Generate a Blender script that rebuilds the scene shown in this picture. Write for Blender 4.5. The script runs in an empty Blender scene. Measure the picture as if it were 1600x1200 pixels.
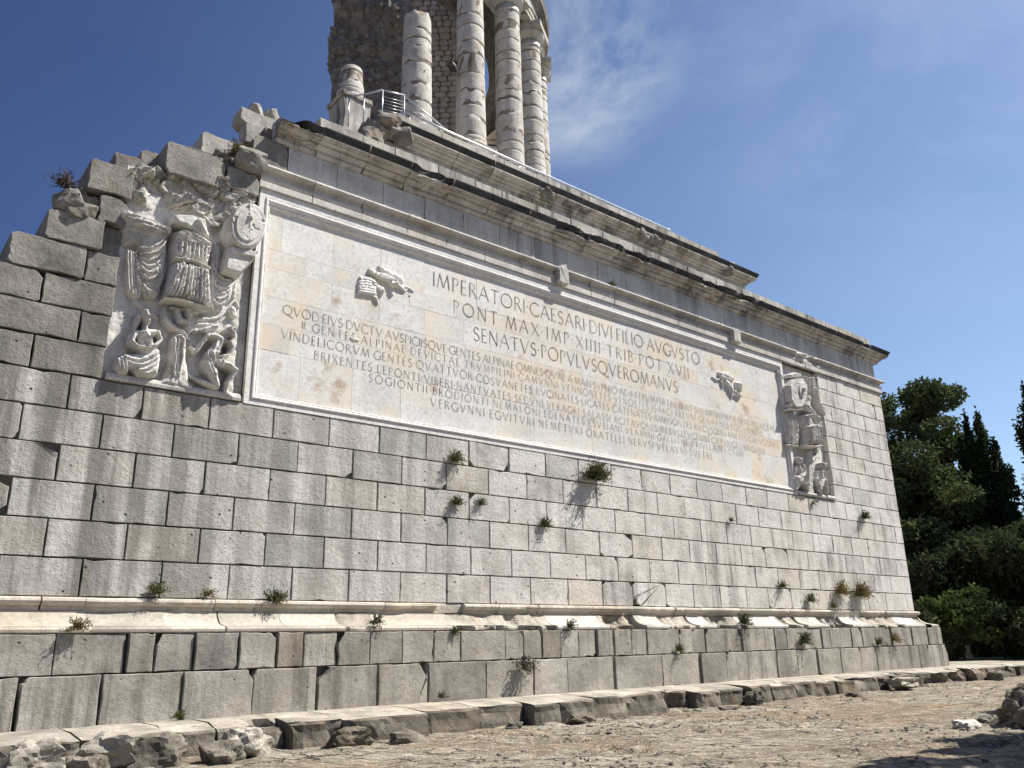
import bpy, math, random, json
import numpy as np
from mathutils import Vector, Matrix
DATA = json.loads('''{"CW":[2.365,2.933,3.5,4.068,4.635,5.203,5.77,6.314,6.858,7.401,7.945,8.489,9.033,9.577,10.12],"course":{"1":[3.077,4.244,5.343,6.469,7.587,8.692,9.782,10.882,11.983,13.095,14.19,15.208,16.401,17.48,18.588,19.74,20.753,21.887,22.988,24.007,25.155,26.208,27.356,28.744],"2":[2.526,3.66,4.8,5.941,7.061,8.181,9.286,10.389,11.472,12.583,13.68,14.738,15.87,16.947,18.054,19.149,20.254,21.332,22.439,23.505,24.591,25.697,26.78,27.832],"3":[1.972,3.108,4.228,5.332,6.452,7.598,8.68,9.793,10.882,11.968,13.079,14.168,15.291,16.373,17.463,18.583,19.674,20.817,21.932,23.009,24.109,25.155,26.214,27.284,28.407],"4":[2.537,3.658,4.787,5.942,7.041,8.144,9.24,10.347,11.438,12.519,13.64,14.734,15.81,16.909,18.001,19.119,20.218,21.288,22.317,23.42,24.528,25.657,26.682,27.8],"5":[1.967,3.092,4.216,5.324,6.444,7.578,8.676,9.764,10.865,11.951,13.059,14.154,15.234,16.328,17.415,18.518,19.631,20.703,21.838,22.884,23.949,25.09,26.212,27.288,28.684],"6":[2.553,3.663,4.772,5.935,7.056,8.151,9.256,10.345,11.448,12.529,13.585,14.692,15.793,16.892,17.995,19.083,20.206,21.236,22.323,23.434,24.532,25.609,26.658,27.801]},"courseR":{"7":[26.184,27.269,28.654],"8":[25.612,26.73,27.784,29.204],"9":[26.143,27.255,28.621],"10":[25.588,26.688,27.805],"11":[26.095,27.211,28.58],"12":[25.568,26.638,27.723,28.833],"13":[26.097,27.159,28.595],"14":[25.541,26.123,26.639,27.669]},"courseL":{"7":[1.963,3.0],"8":[2.566,3.02],"9":[1.967,3.04]},"torus":[2.58,3.177,5.122,5.806,7.209,8.317,9.47,10.15,11.033,12.102,13.734,14.804,15.719,16.616,17.575,18.618,19.254,20.658,21.592,22.274,23.221,23.89,25.451,27.051,28.333],"cyma":[2.618,3.203,4.303,5.182,6.241,7.294,8.017,8.784,9.675,11.162,12.304,13.886,15.091,15.903,16.978,17.708,18.908,20.826,21.768,22.928,24.161,25.357,27.373,28.813],"pU":[2.758,3.696,4.131,4.702,5.394,6.022,6.531,7.148,7.774,8.448,9.132,9.75,10.84,11.313,11.813,12.331,12.868,13.386,13.964,14.513,15.016,16.143,16.641,17.154,18.046,18.632,19.606,20.069,20.605,21.535,22.379,22.816,23.366,23.969,24.553,25.773,26.371,27.619,28.715],"pL":[2.352,3.419,4.542,5.645,6.747,7.928,8.965,10.296,11.495,12.423,13.811,15.407,16.77,17.763,18.656,19.943,20.896,21.901,23.066,24.159,25.124,26.257,27.796,28.408,29.452],"arch":[6.423,7.551,8.659,9.715,10.81,11.905,13.012,13.406,14.266,15.146,16.511,17.757,18.557,19.574,20.839,22.011,22.747,23.619,24.22,25.073,26.372,27.658],"frieze":[5.856,6.966,8.075,9.152,10.237,11.303,12.422,13.507,14.617,15.002,15.697,16.791,17.865,18.972,20.047,21.653,22.239,23.314,24.404,25.468,26.582,27.181,27.839],"corn":[6.43,7.517,8.558,9.677,10.787,11.937,12.822,14.008,15.106,16.38,17.38,18.435,20.241,21.595,23.186,24.391,25.908,27.398],"ucorn":[12.071,13.37,15.121,15.865,16.946,18.113,19.502,20.98,22.196,23.288,24.626,25.301],"slabrows":[9.7,8.927,8.54,7.95,7.39,6.87,5.9],"slabj":[[5.876,6.982,8.091,9.173,10.632,13.51,15.658,18.899,20.745],[6.41,7.803,8.82,10.036,11.472,13.091,15.854,18.529,21.296],[6.994,8.094,9.205,10.264,12.243,14.843,17.621,20.243],[6.476,7.623,9.246,10.262,11.636,13.893,16.244,19.239,21.748],[6.164,7.542,9.091,10.523,12.805,14.988,17.352,20.525],[6.416,7.529,8.65,9.669,11.051,12.276,14.144,16.122,18.21,20.715]],"RL":{"tree_trunk":[["p",[[3.983,6.761],[4.069,6.843],[4.217,6.877],[4.268,6.744],[4.302,6.383],[4.396,5.997],[4.568,5.788],[3.822,5.831],[3.943,5.991],[3.983,6.317]],0.2,0.1,"n",[2.373,9.85],0,0],["c",[[4.037,6.672,0.042,0.27],[4.074,6.376,0.03,0.26],[4.089,5.999,0.022,0.24]]],["c",[[4.184,6.705,0.042,0.27],[4.191,6.4,0.03,0.26],[4.176,6.015,0.022,0.24]]],["c",[[4.08,6.734,0.03,0.27],[4.142,6.748,0.03,0.27]]],["c",[[4.101,6.706,0.02,0.25],[4.16,6.032,0.015,0.23]]]],"cuirass":[["p",[[3.78,8.608],[3.981,8.738],[4.179,8.735],[4.48,8.607],[4.516,8.483],[4.458,8.09],[4.046,8.058],[3.831,8.095],[3.779,8.346]],0.4,0.15,"n",[2.373,9.85],0,0],["p",[[3.828,8.017],[4.123,8.068],[4.473,8.05],[4.529,7.695],[4.572,7.341],[4.311,7.31],[4.039,7.346],[3.741,7.319],[3.791,7.625]],0.42,0.11,"n",[2.373,9.85],0,0],["f",[[3.829,8.383],[3.836,8.234],[3.849,8.109]],[[4.47,8.447],[4.468,8.291],[4.445,8.099]],9,0.028,0.055],["f",[[3.798,8.614],[3.988,8.463],[4.165,8.456]],[[4.057,8.763],[4.269,8.621],[4.503,8.533]],6,0.026,0.06],["c",[[3.86,8.069,0.035,0.46],[4.122,8.08,0.04,0.5],[4.449,8.056,0.035,0.46]]],["c",[[3.986,8.084,0.05,0.5],[4.046,8.058,0.04,0.5]]],["f",[[3.86,7.992],[3.824,7.676],[3.757,7.344]],[[4.467,8.027],[4.521,7.693],[4.564,7.351]],12,0.03,0.085],["c",[[3.983,7.993,0.075,0.48],[3.893,7.737,0.09,0.49],[3.835,7.49,0.075,0.44]]],["f",[[3.925,7.916],[3.853,7.684],[3.805,7.419]],[[4.021,7.922],[3.957,7.712],[3.896,7.443]],3,0.02,0.03]],"skirt_hem":[["c",[[3.753,7.31,0.022,0.4],[4.04,7.329,0.028,0.46],[4.312,7.301,0.028,0.46],[4.561,7.334,0.022,0.42]]]],"left_drapery":[["p",[[3.032,8.794],[3.32,8.849],[3.59,8.787],[3.758,8.71],[3.782,8.587],[3.757,8.081],[3.772,7.746],[3.7,7.35],[3.522,7.304],[3.377,7.471],[3.307,7.782],[3.289,8.111],[3.241,8.223],[3.079,8.215],[3.012,8.489]],0.28,0.12,"n",[2.373,9.85],0,0],["p",[[3.098,8.137],[3.285,8.152],[3.395,7.641],[3.465,7.33],[3.329,7.253],[3.19,7.38],[3.116,7.727]],0.2,0.06,"n",[2.373,9.85],0,0],["c",[[3.039,8.732,0.1,0.34],[3.231,8.646,0.14,0.42],[3.459,8.592,0.12,0.44],[3.722,8.611,0.08,0.46]]],["f",[[3.706,8.584],[3.497,8.302],[3.27,8.224]],[[3.764,7.744],[3.606,7.264],[3.37,7.531]],9,0.036,0.09],["f",[[3.11,8.099],[3.15,7.737],[3.208,7.384]],[[3.289,8.111],[3.37,7.634],[3.432,7.301]],4,0.024,0.05],["f",[[3.027,8.836],[3.358,8.84],[3.732,8.702]],[[3.067,8.485],[3.362,8.453],[3.716,8.479]],5,0.03,0.05],["c",[[3.383,7.247,0.05,0.12],[3.541,7.124,0.06,0.15],[3.751,7.034,0.035,0.12]]],["f",[[3.381,7.267],[3.537,7.164],[3.765,7.078]],[[3.405,7.212],[3.565,7.069],[3.738,6.989]],3,0.018,0.04]],"right_drapery":[["p",[[4.465,8.692],[4.661,8.799],[4.772,8.471],[4.845,8.089],[5.053,8.102],[4.982,7.684],[4.857,7.455],[4.742,7.37],[4.624,7.439],[4.545,7.786]],0.2,0.1,"n",[2.373,9.85],0,0],["f",[[4.524,8.486],[4.653,8.168],[4.95,8.074]],[[4.591,7.625],[4.778,7.327],[4.999,7.732]],7,0.032,0.075],["f",[[4.513,8.842],[4.524,8.486],[4.561,7.965]],[[4.685,8.761],[4.671,8.441],[4.656,7.904]],3,0.03,0.06],["c",[[5.048,8.056,0.03,0.14],[5.04,7.743,0.035,0.16]]],["c",[[5.026,7.498,0.07,0.22],[5.059,7.397,0.06,0.2]]],["c",[[5.088,7.667,0.03,0.16],[5.136,7.591,0.03,0.14]]],["c",[[4.441,7.181,0.03,0.12],[4.751,7.269,0.035,0.13],[4.901,7.423,0.03,0.13]]],["c",[[4.412,7.069,0.025,0.12],[4.681,7.154,0.03,0.12]]]],"shield":[["p",[[5.405,9.117],[5.392,9.004],[5.36,8.893],[5.313,8.791],[5.252,8.703],[5.18,8.633],[5.103,8.584],[5.022,8.558],[4.943,8.557],[4.869,8.58],[4.804,8.626],[4.75,8.692],[4.711,8.776],[4.688,8.874],[4.681,8.98],[4.693,9.09],[4.722,9.199],[4.766,9.301],[4.825,9.391],[4.895,9.464],[4.972,9.517],[5.054,9.547],[5.135,9.552],[5.212,9.531],[5.28,9.485],[5.336,9.416],[5.377,9.329],[5.4,9.228]],0.5,0.04,"n",[2.373,9.85],0,0],["p",[[5.366,9.11],[5.354,9.007],[5.326,8.907],[5.284,8.815],[5.229,8.735],[5.165,8.672],[5.096,8.627],[5.024,8.604],[4.953,8.603],[4.887,8.624],[4.828,8.665],[4.78,8.726],[4.745,8.802],[4.724,8.891],[4.718,8.987],[4.729,9.087],[4.754,9.185],[4.795,9.278],[4.847,9.359],[4.91,9.425],[4.979,9.473],[5.052,9.5],[5.125,9.503],[5.193,9.484],[5.254,9.442],[5.304,9.38],[5.341,9.301],[5.362,9.21]],0.515,0.01,"n",[2.373,9.85],0,0],["p",[[5.293,9.096],[5.284,9.015],[5.262,8.936],[5.229,8.863],[5.187,8.8],[5.137,8.75],[5.083,8.714],[5.027,8.696],[4.971,8.695],[4.919,8.711],[4.874,8.744],[4.836,8.793],[4.808,8.853],[4.792,8.924],[4.788,9.0],[4.796,9.08],[4.817,9.158],[4.848,9.231],[4.889,9.295],[4.938,9.347],[4.992,9.384],[5.049,9.405],[5.106,9.407],[5.159,9.392],[5.206,9.358],[5.245,9.309],[5.273,9.247],[5.29,9.175]],0.54,0.012,"n",[2.373,9.85],0,0],["c",[[5.044,9.189,0.085,0.6],[5.054,9.174,0.07,0.61]]],["c",[[5.022,9.473,0.014,0.56],[5.082,8.701,0.014,0.56]]]],"shield_block":[["p",[[4.768,8.614],[5.276,8.654],[5.266,8.435],[5.02,8.093],[4.701,8.093],[4.733,8.437]],0.4,0.05,"n",[2.373,9.85],0,0],["p",[[4.788,8.575],[5.27,8.611],[5.255,8.468],[4.815,8.448]],0.45,0.02,"n",[2.373,9.85],0,0],["c",[[5.236,8.609,0.05,0.4],[5.302,8.652,0.035,0.38]]]],"broken_helmet":[["p",[[3.729,8.921],[4.074,9.006],[4.315,8.996],[4.366,8.795],[4.455,8.621],[4.189,8.627],[3.962,8.732],[3.74,8.735]],0.42,0.05,"n",[2.373,9.85],0,0],["c",[[4.168,8.844,0.1,0.52],[4.301,8.707,0.07,0.46]]]],"crossed_horn":[["c",[[3.813,7.193,0.045,0.2],[3.848,6.996,0.065,0.25],[3.99,6.878,0.062,0.26],[4.165,6.824,0.045,0.25],[4.313,6.754,0.015,0.16]]],["c",[[4.87,7.298,0.03,0.16],[4.734,7.094,0.055,0.22],[4.558,6.968,0.05,0.23],[4.369,6.9,0.03,0.2]]],["c",[[4.22,7.253,0.075,0.3],[4.239,7.174,0.065,0.3]]],["c",[[4.052,7.211,0.05,0.24],[4.088,7.033,0.07,0.26],[4.223,7.023,0.06,0.26]]],["c",[[3.935,7.244,0.03,0.2],[4.393,7.275,0.03,0.2]]]],"captive_woman":[["p",[[3.132,6.121],[3.248,6.249],[3.485,6.311],[3.798,6.478],[3.857,6.291],[3.85,5.973],[3.692,5.872],[3.497,5.886],[3.397,6.001],[3.359,5.871],[3.215,5.87],[3.134,5.987]],0.3,0.1,"n",[2.373,9.85],0,0],["f",[[3.253,6.204],[3.496,6.216],[3.779,6.414]],[[3.441,5.914],[3.621,5.871],[3.863,6.133]],4,0.035,0.035],["f",[[3.157,6.145],[3.167,5.994],[3.222,5.871]],[[3.287,6.211],[3.325,6.026],[3.356,5.897]],3,0.022,0.04],["c",[[3.546,6.602,0.15,0.35],[3.581,6.411,0.15,0.35]]],["c",[[3.416,6.624,0.075,0.31],[3.553,6.671,0.08,0.33],[3.701,6.705,0.07,0.31]]],["c",[[3.526,6.857,0.04,0.33],[3.536,6.699,0.05,0.33]]],["c",[[3.435,6.936,0.05,0.3],[3.4,6.767,0.045,0.24],[3.38,6.624,0.02,0.14]]],["c",[[3.504,6.994,0.065,0.42],[3.533,6.891,0.062,0.44],[3.558,6.833,0.035,0.4]]],["c",[[3.556,6.913,0.016,0.475],[3.566,6.891,0.014,0.47]]],["c",[[3.374,6.614,0.055,0.33],[3.336,6.456,0.052,0.34],[3.435,6.379,0.045,0.37],[3.619,6.391,0.035,0.4]]],["c",[[3.744,6.715,0.05,0.33],[3.795,6.577,0.045,0.34],[3.703,6.449,0.04,0.38],[3.573,6.421,0.03,0.41]]],["c",[[3.671,6.65,0.034,0.41],[3.676,6.635,0.03,0.41]]],["c",[[3.484,6.584,0.03,0.4],[3.489,6.569,0.028,0.4]]],["f",[[3.432,6.636],[3.514,6.535],[3.612,6.457]],[[3.534,6.679],[3.615,6.597],[3.683,6.532]],3,0.016,0.03],["c",[[3.253,5.839,0.04,0.2],[3.331,5.816,0.035,0.2]]]],"captive_man":[["c",[[4.793,6.777,0.09,0.36],[4.678,6.502,0.115,0.36],[4.641,6.35,0.12,0.34]]],["c",[[4.609,6.841,0.07,0.34],[4.728,6.839,0.08,0.37],[4.864,6.793,0.06,0.36]]],["c",[[4.849,6.832,0.04,0.36],[4.911,6.905,0.045,0.36]]],["c",[[4.937,6.988,0.06,0.44],[4.966,6.935,0.062,0.46],[4.995,6.873,0.035,0.42]]],["c",[[4.933,7.03,0.052,0.42],[5.008,7.013,0.045,0.43]]],["c",[[4.936,6.801,0.048,0.38],[5.019,6.679,0.046,0.39],[4.927,6.529,0.04,0.37],[4.803,6.478,0.032,0.37]]],["c",[[4.583,6.823,0.05,0.33],[4.482,6.647,0.045,0.28],[4.417,6.509,0.04,0.24],[4.33,6.614,0.022,0.18]]],["c",[[4.627,6.327,0.11,0.35],[4.739,6.123,0.09,0.38],[4.808,5.96,0.065,0.34]]],["c",[[4.817,5.946,0.06,0.28],[4.587,6.001,0.058,0.26],[4.39,6.056,0.035,0.2],[4.355,6.11,0.025,0.16]]],["c",[[4.807,6.383,0.095,0.36],[4.989,6.358,0.08,0.4],[5.096,6.287,0.065,0.4]]],["c",[[5.097,6.275,0.058,0.37],[4.995,6.048,0.048,0.32],[4.987,5.903,0.032,0.26],[5.135,5.814,0.025,0.2]]],["f",[[4.466,6.478],[4.581,6.276],[4.695,6.094]],[[4.831,6.576],[4.885,6.399],[4.842,6.204]],5,0.024,0.045],["f",[[4.634,6.784],[4.571,6.604],[4.546,6.454]],[[4.833,6.786],[4.807,6.613],[4.74,6.473]],3,0.02,0.025]]},"RR":{"tree_trunk":[["p",[[23.724,7.299],[24.112,7.35],[23.957,6.533],[23.854,5.852],[23.427,5.811],[23.606,6.494]],0.16,0.09,"n",[21.251,10.442],0,0]],"shield":[["p",[[22.76,9.217],[23.12,9.519],[23.612,9.612],[23.821,9.363],[23.709,8.955],[23.379,8.565],[22.965,8.48],[22.723,8.671]],0.42,0.05,"n",[21.251,10.442],0,0],["p",[[23.621,9.195],[23.591,9.105],[23.543,9.021],[23.483,8.951],[23.416,8.901],[23.348,8.876],[23.287,8.879],[23.238,8.909],[23.206,8.963],[23.194,9.036],[23.203,9.121],[23.232,9.21],[23.278,9.294],[23.338,9.365],[23.405,9.417],[23.473,9.442],[23.535,9.44],[23.585,9.411],[23.618,9.356],[23.63,9.282]],0.46,0.02,"n",[21.251,10.442],0,0],["c",[[23.416,9.182,0.09,0.56],[23.407,9.098,0.07,0.55]]],["c",[[22.744,8.542,0.08,0.42],[22.759,8.521,0.06,0.42]]],["c",[[22.597,8.391,0.03,0.4],[23.366,8.505,0.03,0.42]]]],"cuirass":[["p",[[23.595,8.407],[24.068,8.559],[24.431,8.51],[24.385,8.058],[24.262,7.718],[24.254,7.473],[23.336,7.351],[23.466,7.837]],0.42,0.12,"n",[21.251,10.442],0,0],["f",[[23.524,7.961],[23.436,7.661],[23.359,7.365]],[[24.342,8.052],[24.269,7.748],[24.247,7.484]],9,0.034,0.085],["f",[[23.64,8.385],[23.788,8.233],[23.971,8.144]],[[24.06,8.522],[24.243,8.421],[24.408,8.328]],4,0.03,0.05],["c",[[23.993,9.034,0.1,0.36],[23.794,8.703,0.12,0.4],[24.057,8.51,0.1,0.42]]],["c",[[23.503,7.958,0.035,0.46],[23.954,8.071,0.04,0.48],[24.342,8.052,0.035,0.46]]]],"skirt_hem":[["c",[[23.304,7.341,0.03,0.42],[23.79,7.365,0.035,0.46],[24.259,7.451,0.03,0.42]]]],"left_drapery":[["p",[[22.654,8.389],[23.14,8.468],[23.262,8.037],[23.105,7.331],[22.826,7.255],[22.57,7.316],[22.632,7.829]],0.3,0.09,"n",[21.251,10.442],0,0],["f",[[22.71,8.381],[22.662,7.833],[22.62,7.322]],[[23.18,8.428],[23.164,7.908],[23.068,7.337]],6,0.034,0.07],["c",[[22.562,7.275,0.04,0.34],[23.061,7.308,0.04,0.34]]],["f",[[23.346,8.281],[23.445,7.834],[23.239,7.576]],[[23.554,8.313],[23.601,7.856],[23.443,7.604]],2,0.03,0.05],["c",[[23.344,8.049,0.06,0.26],[23.34,7.676,0.06,0.26],[23.139,7.392,0.04,0.26]]]],"right_drapery":[["p",[[24.228,9.466],[24.471,9.298],[24.725,8.767],[24.893,8.583],[24.659,7.892],[24.403,7.272],[24.242,7.252],[24.414,8.092],[24.247,8.659]],0.28,0.08,"n",[21.251,10.442],0,0],["f",[[24.355,9.338],[24.544,8.587],[24.391,7.736]],[[24.504,9.304],[24.804,8.569],[24.553,7.759]],3,0.04,0.07],["f",[[24.301,8.668],[24.569,8.472],[24.844,8.515]],[[24.395,7.972],[24.513,7.812],[24.689,8.014]],5,0.03,0.06],["c",[[24.461,7.512,0.04,0.24],[24.467,7.28,0.04,0.22],[24.149,7.079,0.04,0.22],[23.853,6.86,0.035,0.26]]],["f",[[23.466,7.266],[23.797,6.967],[24.381,7.269]],[[23.542,7.162],[23.756,6.792],[24.27,7.025]],2,0.025,0.05]],"standing_weapons":[["c",[[23.947,9.735,0.05,0.34],[23.868,9.251,0.05,0.36]]],["c",[[24.109,9.718,0.05,0.32],[24.036,9.221,0.05,0.34]]],["c",[[24.346,9.75,0.07,0.34],[24.331,9.503,0.07,0.36]]],["c",[[24.578,9.837,0.045,0.26],[24.501,9.425,0.05,0.28]]],["c",[[22.601,9.715,0.045,0.16],[22.714,9.602,0.06,0.2],[22.872,9.514,0.04,0.16]]],["p",[[23.052,9.667],[23.385,9.821],[23.742,9.829],[23.76,9.682],[23.077,9.553]],0.3,0.05,"n",[21.251,10.442],0,0],["c",[[24.63,9.253,0.06,0.28],[24.683,9.165,0.05,0.26]]],["c",[[24.307,9.36,0.09,0.44],[24.382,9.011,0.09,0.44],[24.574,8.712,0.09,0.4],[24.812,8.6,0.06,0.34]]],["c",[[24.937,8.892,0.05,0.26],[24.924,8.708,0.05,0.26]]]],"captive_woman":[["c",[[23.0,6.859,0.085,0.36],[23.02,6.772,0.075,0.36]]],["c",[[22.968,6.888,0.07,0.34],[23.083,6.88,0.06,0.34]]],["c",[[23.006,6.621,0.09,0.28],[23.081,6.436,0.1,0.3],[22.918,6.226,0.1,0.28]]],["c",[[23.32,6.713,0.05,0.28],[23.288,6.486,0.045,0.3],[23.112,6.356,0.04,0.32]]],["c",[[22.847,6.602,0.05,0.28],[22.764,6.4,0.04,0.26]]],["c",[[22.832,6.271,0.09,0.3],[22.815,6.024,0.065,0.28],[22.698,5.839,0.045,0.22]]],["c",[[22.911,6.198,0.085,0.32],[23.201,6.107,0.07,0.32],[23.326,5.884,0.045,0.26]]],["f",[[22.796,6.24],[22.906,6.088],[23.178,6.006]],[[22.956,6.312],[23.179,6.226],[23.345,5.968]],3,0.02,0.03]],"captive_man":[["c",[[24.38,6.843,0.085,0.36],[24.392,6.764,0.075,0.36]]],["c",[[24.371,6.888,0.07,0.34],[24.472,6.877,0.06,0.34]]],["c",[[24.268,6.596,0.1,0.28],[24.285,6.371,0.1,0.28]]],["c",[[24.052,6.589,0.05,0.28],[23.909,6.331,0.045,0.28],[24.029,6.159,0.045,0.3]]],["c",[[24.513,6.623,0.045,0.28],[24.526,6.425,0.04,0.26]]],["c",[[24.229,6.309,0.09,0.32],[24.04,6.037,0.06,0.3],[24.116,5.849,0.045,0.24]]],["c",[[24.363,6.351,0.085,0.32],[24.496,6.138,0.06,0.28],[24.49,5.867,0.04,0.22]]]]},"V1":[["c",[[8.444,8.913,0.055,0.14],[8.401,8.901,0.07,0.17],[8.336,8.904,0.06,0.15]]],["c",[[8.455,8.931,0.05,0.22],[8.461,8.907,0.045,0.22]]],["c",[[8.532,8.916,0.045,0.12],[8.609,8.876,0.035,0.1],[8.688,8.83,0.02,0.07],[8.733,8.883,0.018,0.06]]],["p",[[8.015,9.252],[8.048,9.235],[8.22,9.198],[8.438,9.157],[8.604,9.131],[8.661,9.054],[8.64,8.997],[8.508,8.981],[8.441,9.035],[8.277,9.081],[8.104,9.124],[8.049,9.18]],0.1,0.04,"n",[7.381,9.258],0,0],["f",[[8.031,9.246],[8.307,9.192],[8.637,9.109]],[[8.104,9.135],[8.277,9.086],[8.519,8.989]],5,0.016,0.05],["p",[[7.784,9.089],[7.821,9.075],[7.968,9.076],[8.223,9.097],[8.397,9.074],[8.442,8.994],[8.314,8.929],[8.185,8.924],[7.972,8.936],[7.856,8.974],[7.807,9.011]],0.13,0.04,"n",[7.381,9.258],0,0],["f",[[7.8,9.079],[8.116,9.077],[8.408,9.046]],[[7.845,8.991],[8.036,8.943],[8.314,8.934]],6,0.018,0.06],["p",[[7.6,8.892],[7.805,8.93],[7.932,8.895],[8.04,8.804],[8.168,8.778],[8.197,8.705],[8.173,8.629],[8.108,8.662],[7.981,8.688],[8.016,8.578],[7.986,8.53],[7.841,8.502],[7.565,8.489],[7.553,8.535],[7.582,8.562],[7.549,8.612],[7.573,8.668],[7.554,8.751],[7.603,8.804],[7.571,8.835]],0.1,0.05,"n",[7.381,9.258],0,0],["f",[[7.59,8.88],[7.857,8.924],[8.175,8.739]],[[7.564,8.499],[7.84,8.532],[8.027,8.561]],7,0.016,0.028],["c",[[8.16,8.685,0.035,0.13],[8.131,8.608,0.03,0.09]]],["c",[[7.923,8.524,0.03,0.08],[8.009,8.457,0.028,0.09],[8.059,8.38,0.018,0.07]]],["c",[[8.375,8.671,0.03,0.1],[8.412,8.676,0.02,0.08]]],["c",[[8.719,8.936,0.014,0.05],[8.808,8.929,0.016,0.06],[8.887,8.898,0.02,0.06],[8.915,8.875,0.016,0.05]]],["c",[[8.8,8.772,0.012,0.04],[8.855,8.777,0.012,0.04]]]],"V2":[["c",[[19.839,8.826,0.07,0.16],[20.005,8.741,0.1,0.18],[20.063,8.618,0.08,0.17]]],["p",[[19.474,9.088],[20.024,9.178],[20.256,9.004],[20.167,8.937],[19.824,8.89],[19.596,8.897]],0.11,0.04,"n",[18.846,9.374],0,0],["f",[[19.497,9.076],[19.877,9.066],[20.243,9.001]],[[19.549,8.921],[19.856,8.929],[20.141,8.94]],5,0.018,0.05],["p",[[20.269,8.922],[20.535,8.938],[20.56,8.774],[20.509,8.631],[20.358,8.671],[20.267,8.755]],0.14,0.05,"n",[18.846,9.374],0,0],["f",[[20.293,8.91],[20.321,8.765],[20.488,8.661]],[[20.532,8.92],[20.552,8.806],[20.515,8.665]],4,0.018,0.05],["c",[[19.515,8.865,0.025,0.1],[19.358,8.819,0.02,0.08],[19.194,8.886,0.018,0.06]]],["c",[[19.609,8.817,0.04,0.12],[19.661,8.662,0.03,0.09]]],["p",[[20.036,8.614],[20.256,8.686],[20.497,8.562],[20.508,8.472],[20.27,8.456],[20.118,8.479],[20.024,8.381]],0.11,0.04,"n",[18.846,9.374],0,0],["f",[[20.087,8.606],[20.233,8.549],[20.486,8.493]],[[20.226,8.664],[20.376,8.624],[20.508,8.547]],3,0.018,0.05],["c",[[20.025,8.546,0.03,0.1],[20.037,8.383,0.025,0.08]]]],"RLslab":[[2.987,5.724],[5.236,5.709],[5.209,6.402],[5.248,8.338],[5.277,9.994],[4.872,9.825],[4.555,9.547],[4.053,9.645],[3.644,9.382],[3.153,9.36],[2.979,8.948],[2.979,7.688],[2.953,6.721]],"RRslab":[[22.531,5.683],[24.67,5.675],[24.792,7.322],[24.692,7.896],[25.018,8.784],[24.751,9.225],[24.727,9.927],[22.542,9.804],[22.662,9.211],[22.588,7.485],[22.711,6.724]],"base_ledgeL":[[3.028,5.796],[5.198,5.776]]}''')
random.seed(7); rng = np.random.default_rng(7)
S = bpy.context.scene; COL = S.collection
# ------------------------------------------------------------------ camera, sky, sun, exposure
cam_d = bpy.data.cameras.new('camera'); cam = bpy.data.objects.new('camera', cam_d); COL.objects.link(cam); S.camera = cam
cam_d.sensor_fit = 'HORIZONTAL'; cam_d.sensor_width = 36.0; cam_d.lens = 36.0 * 1296.0 / 1600.0
cam_d.clip_start = 0.1; cam_d.clip_end = 2000
yaw, pit, rol = math.radians(39.6108), math.radians(17.4536), math.radians(-1.2151)
fwd = Vector((math.sin(yaw)*math.cos(pit), math.cos(yaw)*math.cos(pit), math.sin(pit)))
rt = Vector((math.cos(yaw), -math.sin(yaw), 0)); up = rt.cross(fwd)
r2 = rt*math.cos(rol) + up*math.sin(rol); u2 = -rt*math.sin(rol) + up*math.cos(rol)
M = Matrix((r2, u2, -fwd)).transposed().to_4x4(); M.translation = Vector((0, -14, 1.55)); cam.matrix_world = M
SUN = Vector((1.5, -1.0, 2.4)).normalized()
world = bpy.data.worlds.new('World'); S.world = world; world.use_nodes = True
wn = world.node_tree; wn.nodes.clear()
def N(t, kind, **kw):
    n = t.nodes.new(kind)
    for k, v in kw.items():
        if k == 'ins':
            for a, b in v.items(): n.inputs[a].default_value = b
        else: setattr(n, k, v)
    return n
sky = N(wn, 'ShaderNodeTexSky', sky_type='NISHITA', sun_disc=False, altitude=400, air_density=1.0, dust_density=0.7, ozone_density=2.2)
sky.sun_elevation = math.asin(SUN.z); sky.sun_rotation = math.atan2(SUN.x, SUN.y)
tc = N(wn, 'ShaderNodeTexCoord')
mp = N(wn, 'ShaderNodeMapping'); mp.inputs['Scale'].default_value = (2.0, 1.7, 2.4); mp.inputs['Rotation'].default_value = (0.2, 0.5, 0.3)
wn.links.new(tc.outputs['Generated'], mp.inputs['Vector'])
cn = N(wn, 'ShaderNodeTexNoise', ins={'Scale': 1.5, 'Detail': 9, 'Roughness': 0.62, 'Distortion': 0.35}); wn.links.new(mp.outputs[0], cn.inputs['Vector'])
cr = N(wn, 'ShaderNodeMapRange', ins={'From Min': 0.38, 'From Max': 0.80, 'To Min': 0.0, 'To Max': 0.95}); wn.links.new(cn.outputs['Fac'], cr.inputs['Value'])
def wdir(az, el): az, el = math.radians(az), math.radians(el); return (math.sin(az)*math.cos(el), math.cos(az)*math.cos(el), math.sin(el))
def wisp(az, el, c0, amt):
    d = N(wn, 'ShaderNodeVectorMath', operation='DOT_PRODUCT'); d.inputs[1].default_value = wdir(az, el); wn.links.new(tc.outputs['Generated'], d.inputs[0])
    m = N(wn, 'ShaderNodeMapRange', interpolation_type='SMOOTHSTEP', ins={'From Min': c0, 'From Max': 1.0, 'To Min': 0.0, 'To Max': amt}); wn.links.new(d.outputs['Value'], m.inputs['Value'])
    return m.outputs[0]
ws = [wisp(45.4, 38.5, 0.991, 1.4), wisp(49, 42, 0.985, 0.35), wisp(72, 34, 0.955, 0.42)]
acc = ws[0]
for w in ws[1:]:
    a = N(wn, 'ShaderNodeMath', operation='ADD'); wn.links.new(acc, a.inputs[0]); wn.links.new(w, a.inputs[1]); acc = a.outputs[0]
a = N(wn, 'ShaderNodeMath', operation='ADD', ins={1: 0.015}); wn.links.new(acc, a.inputs[0]); acc = a.outputs[0]
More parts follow.
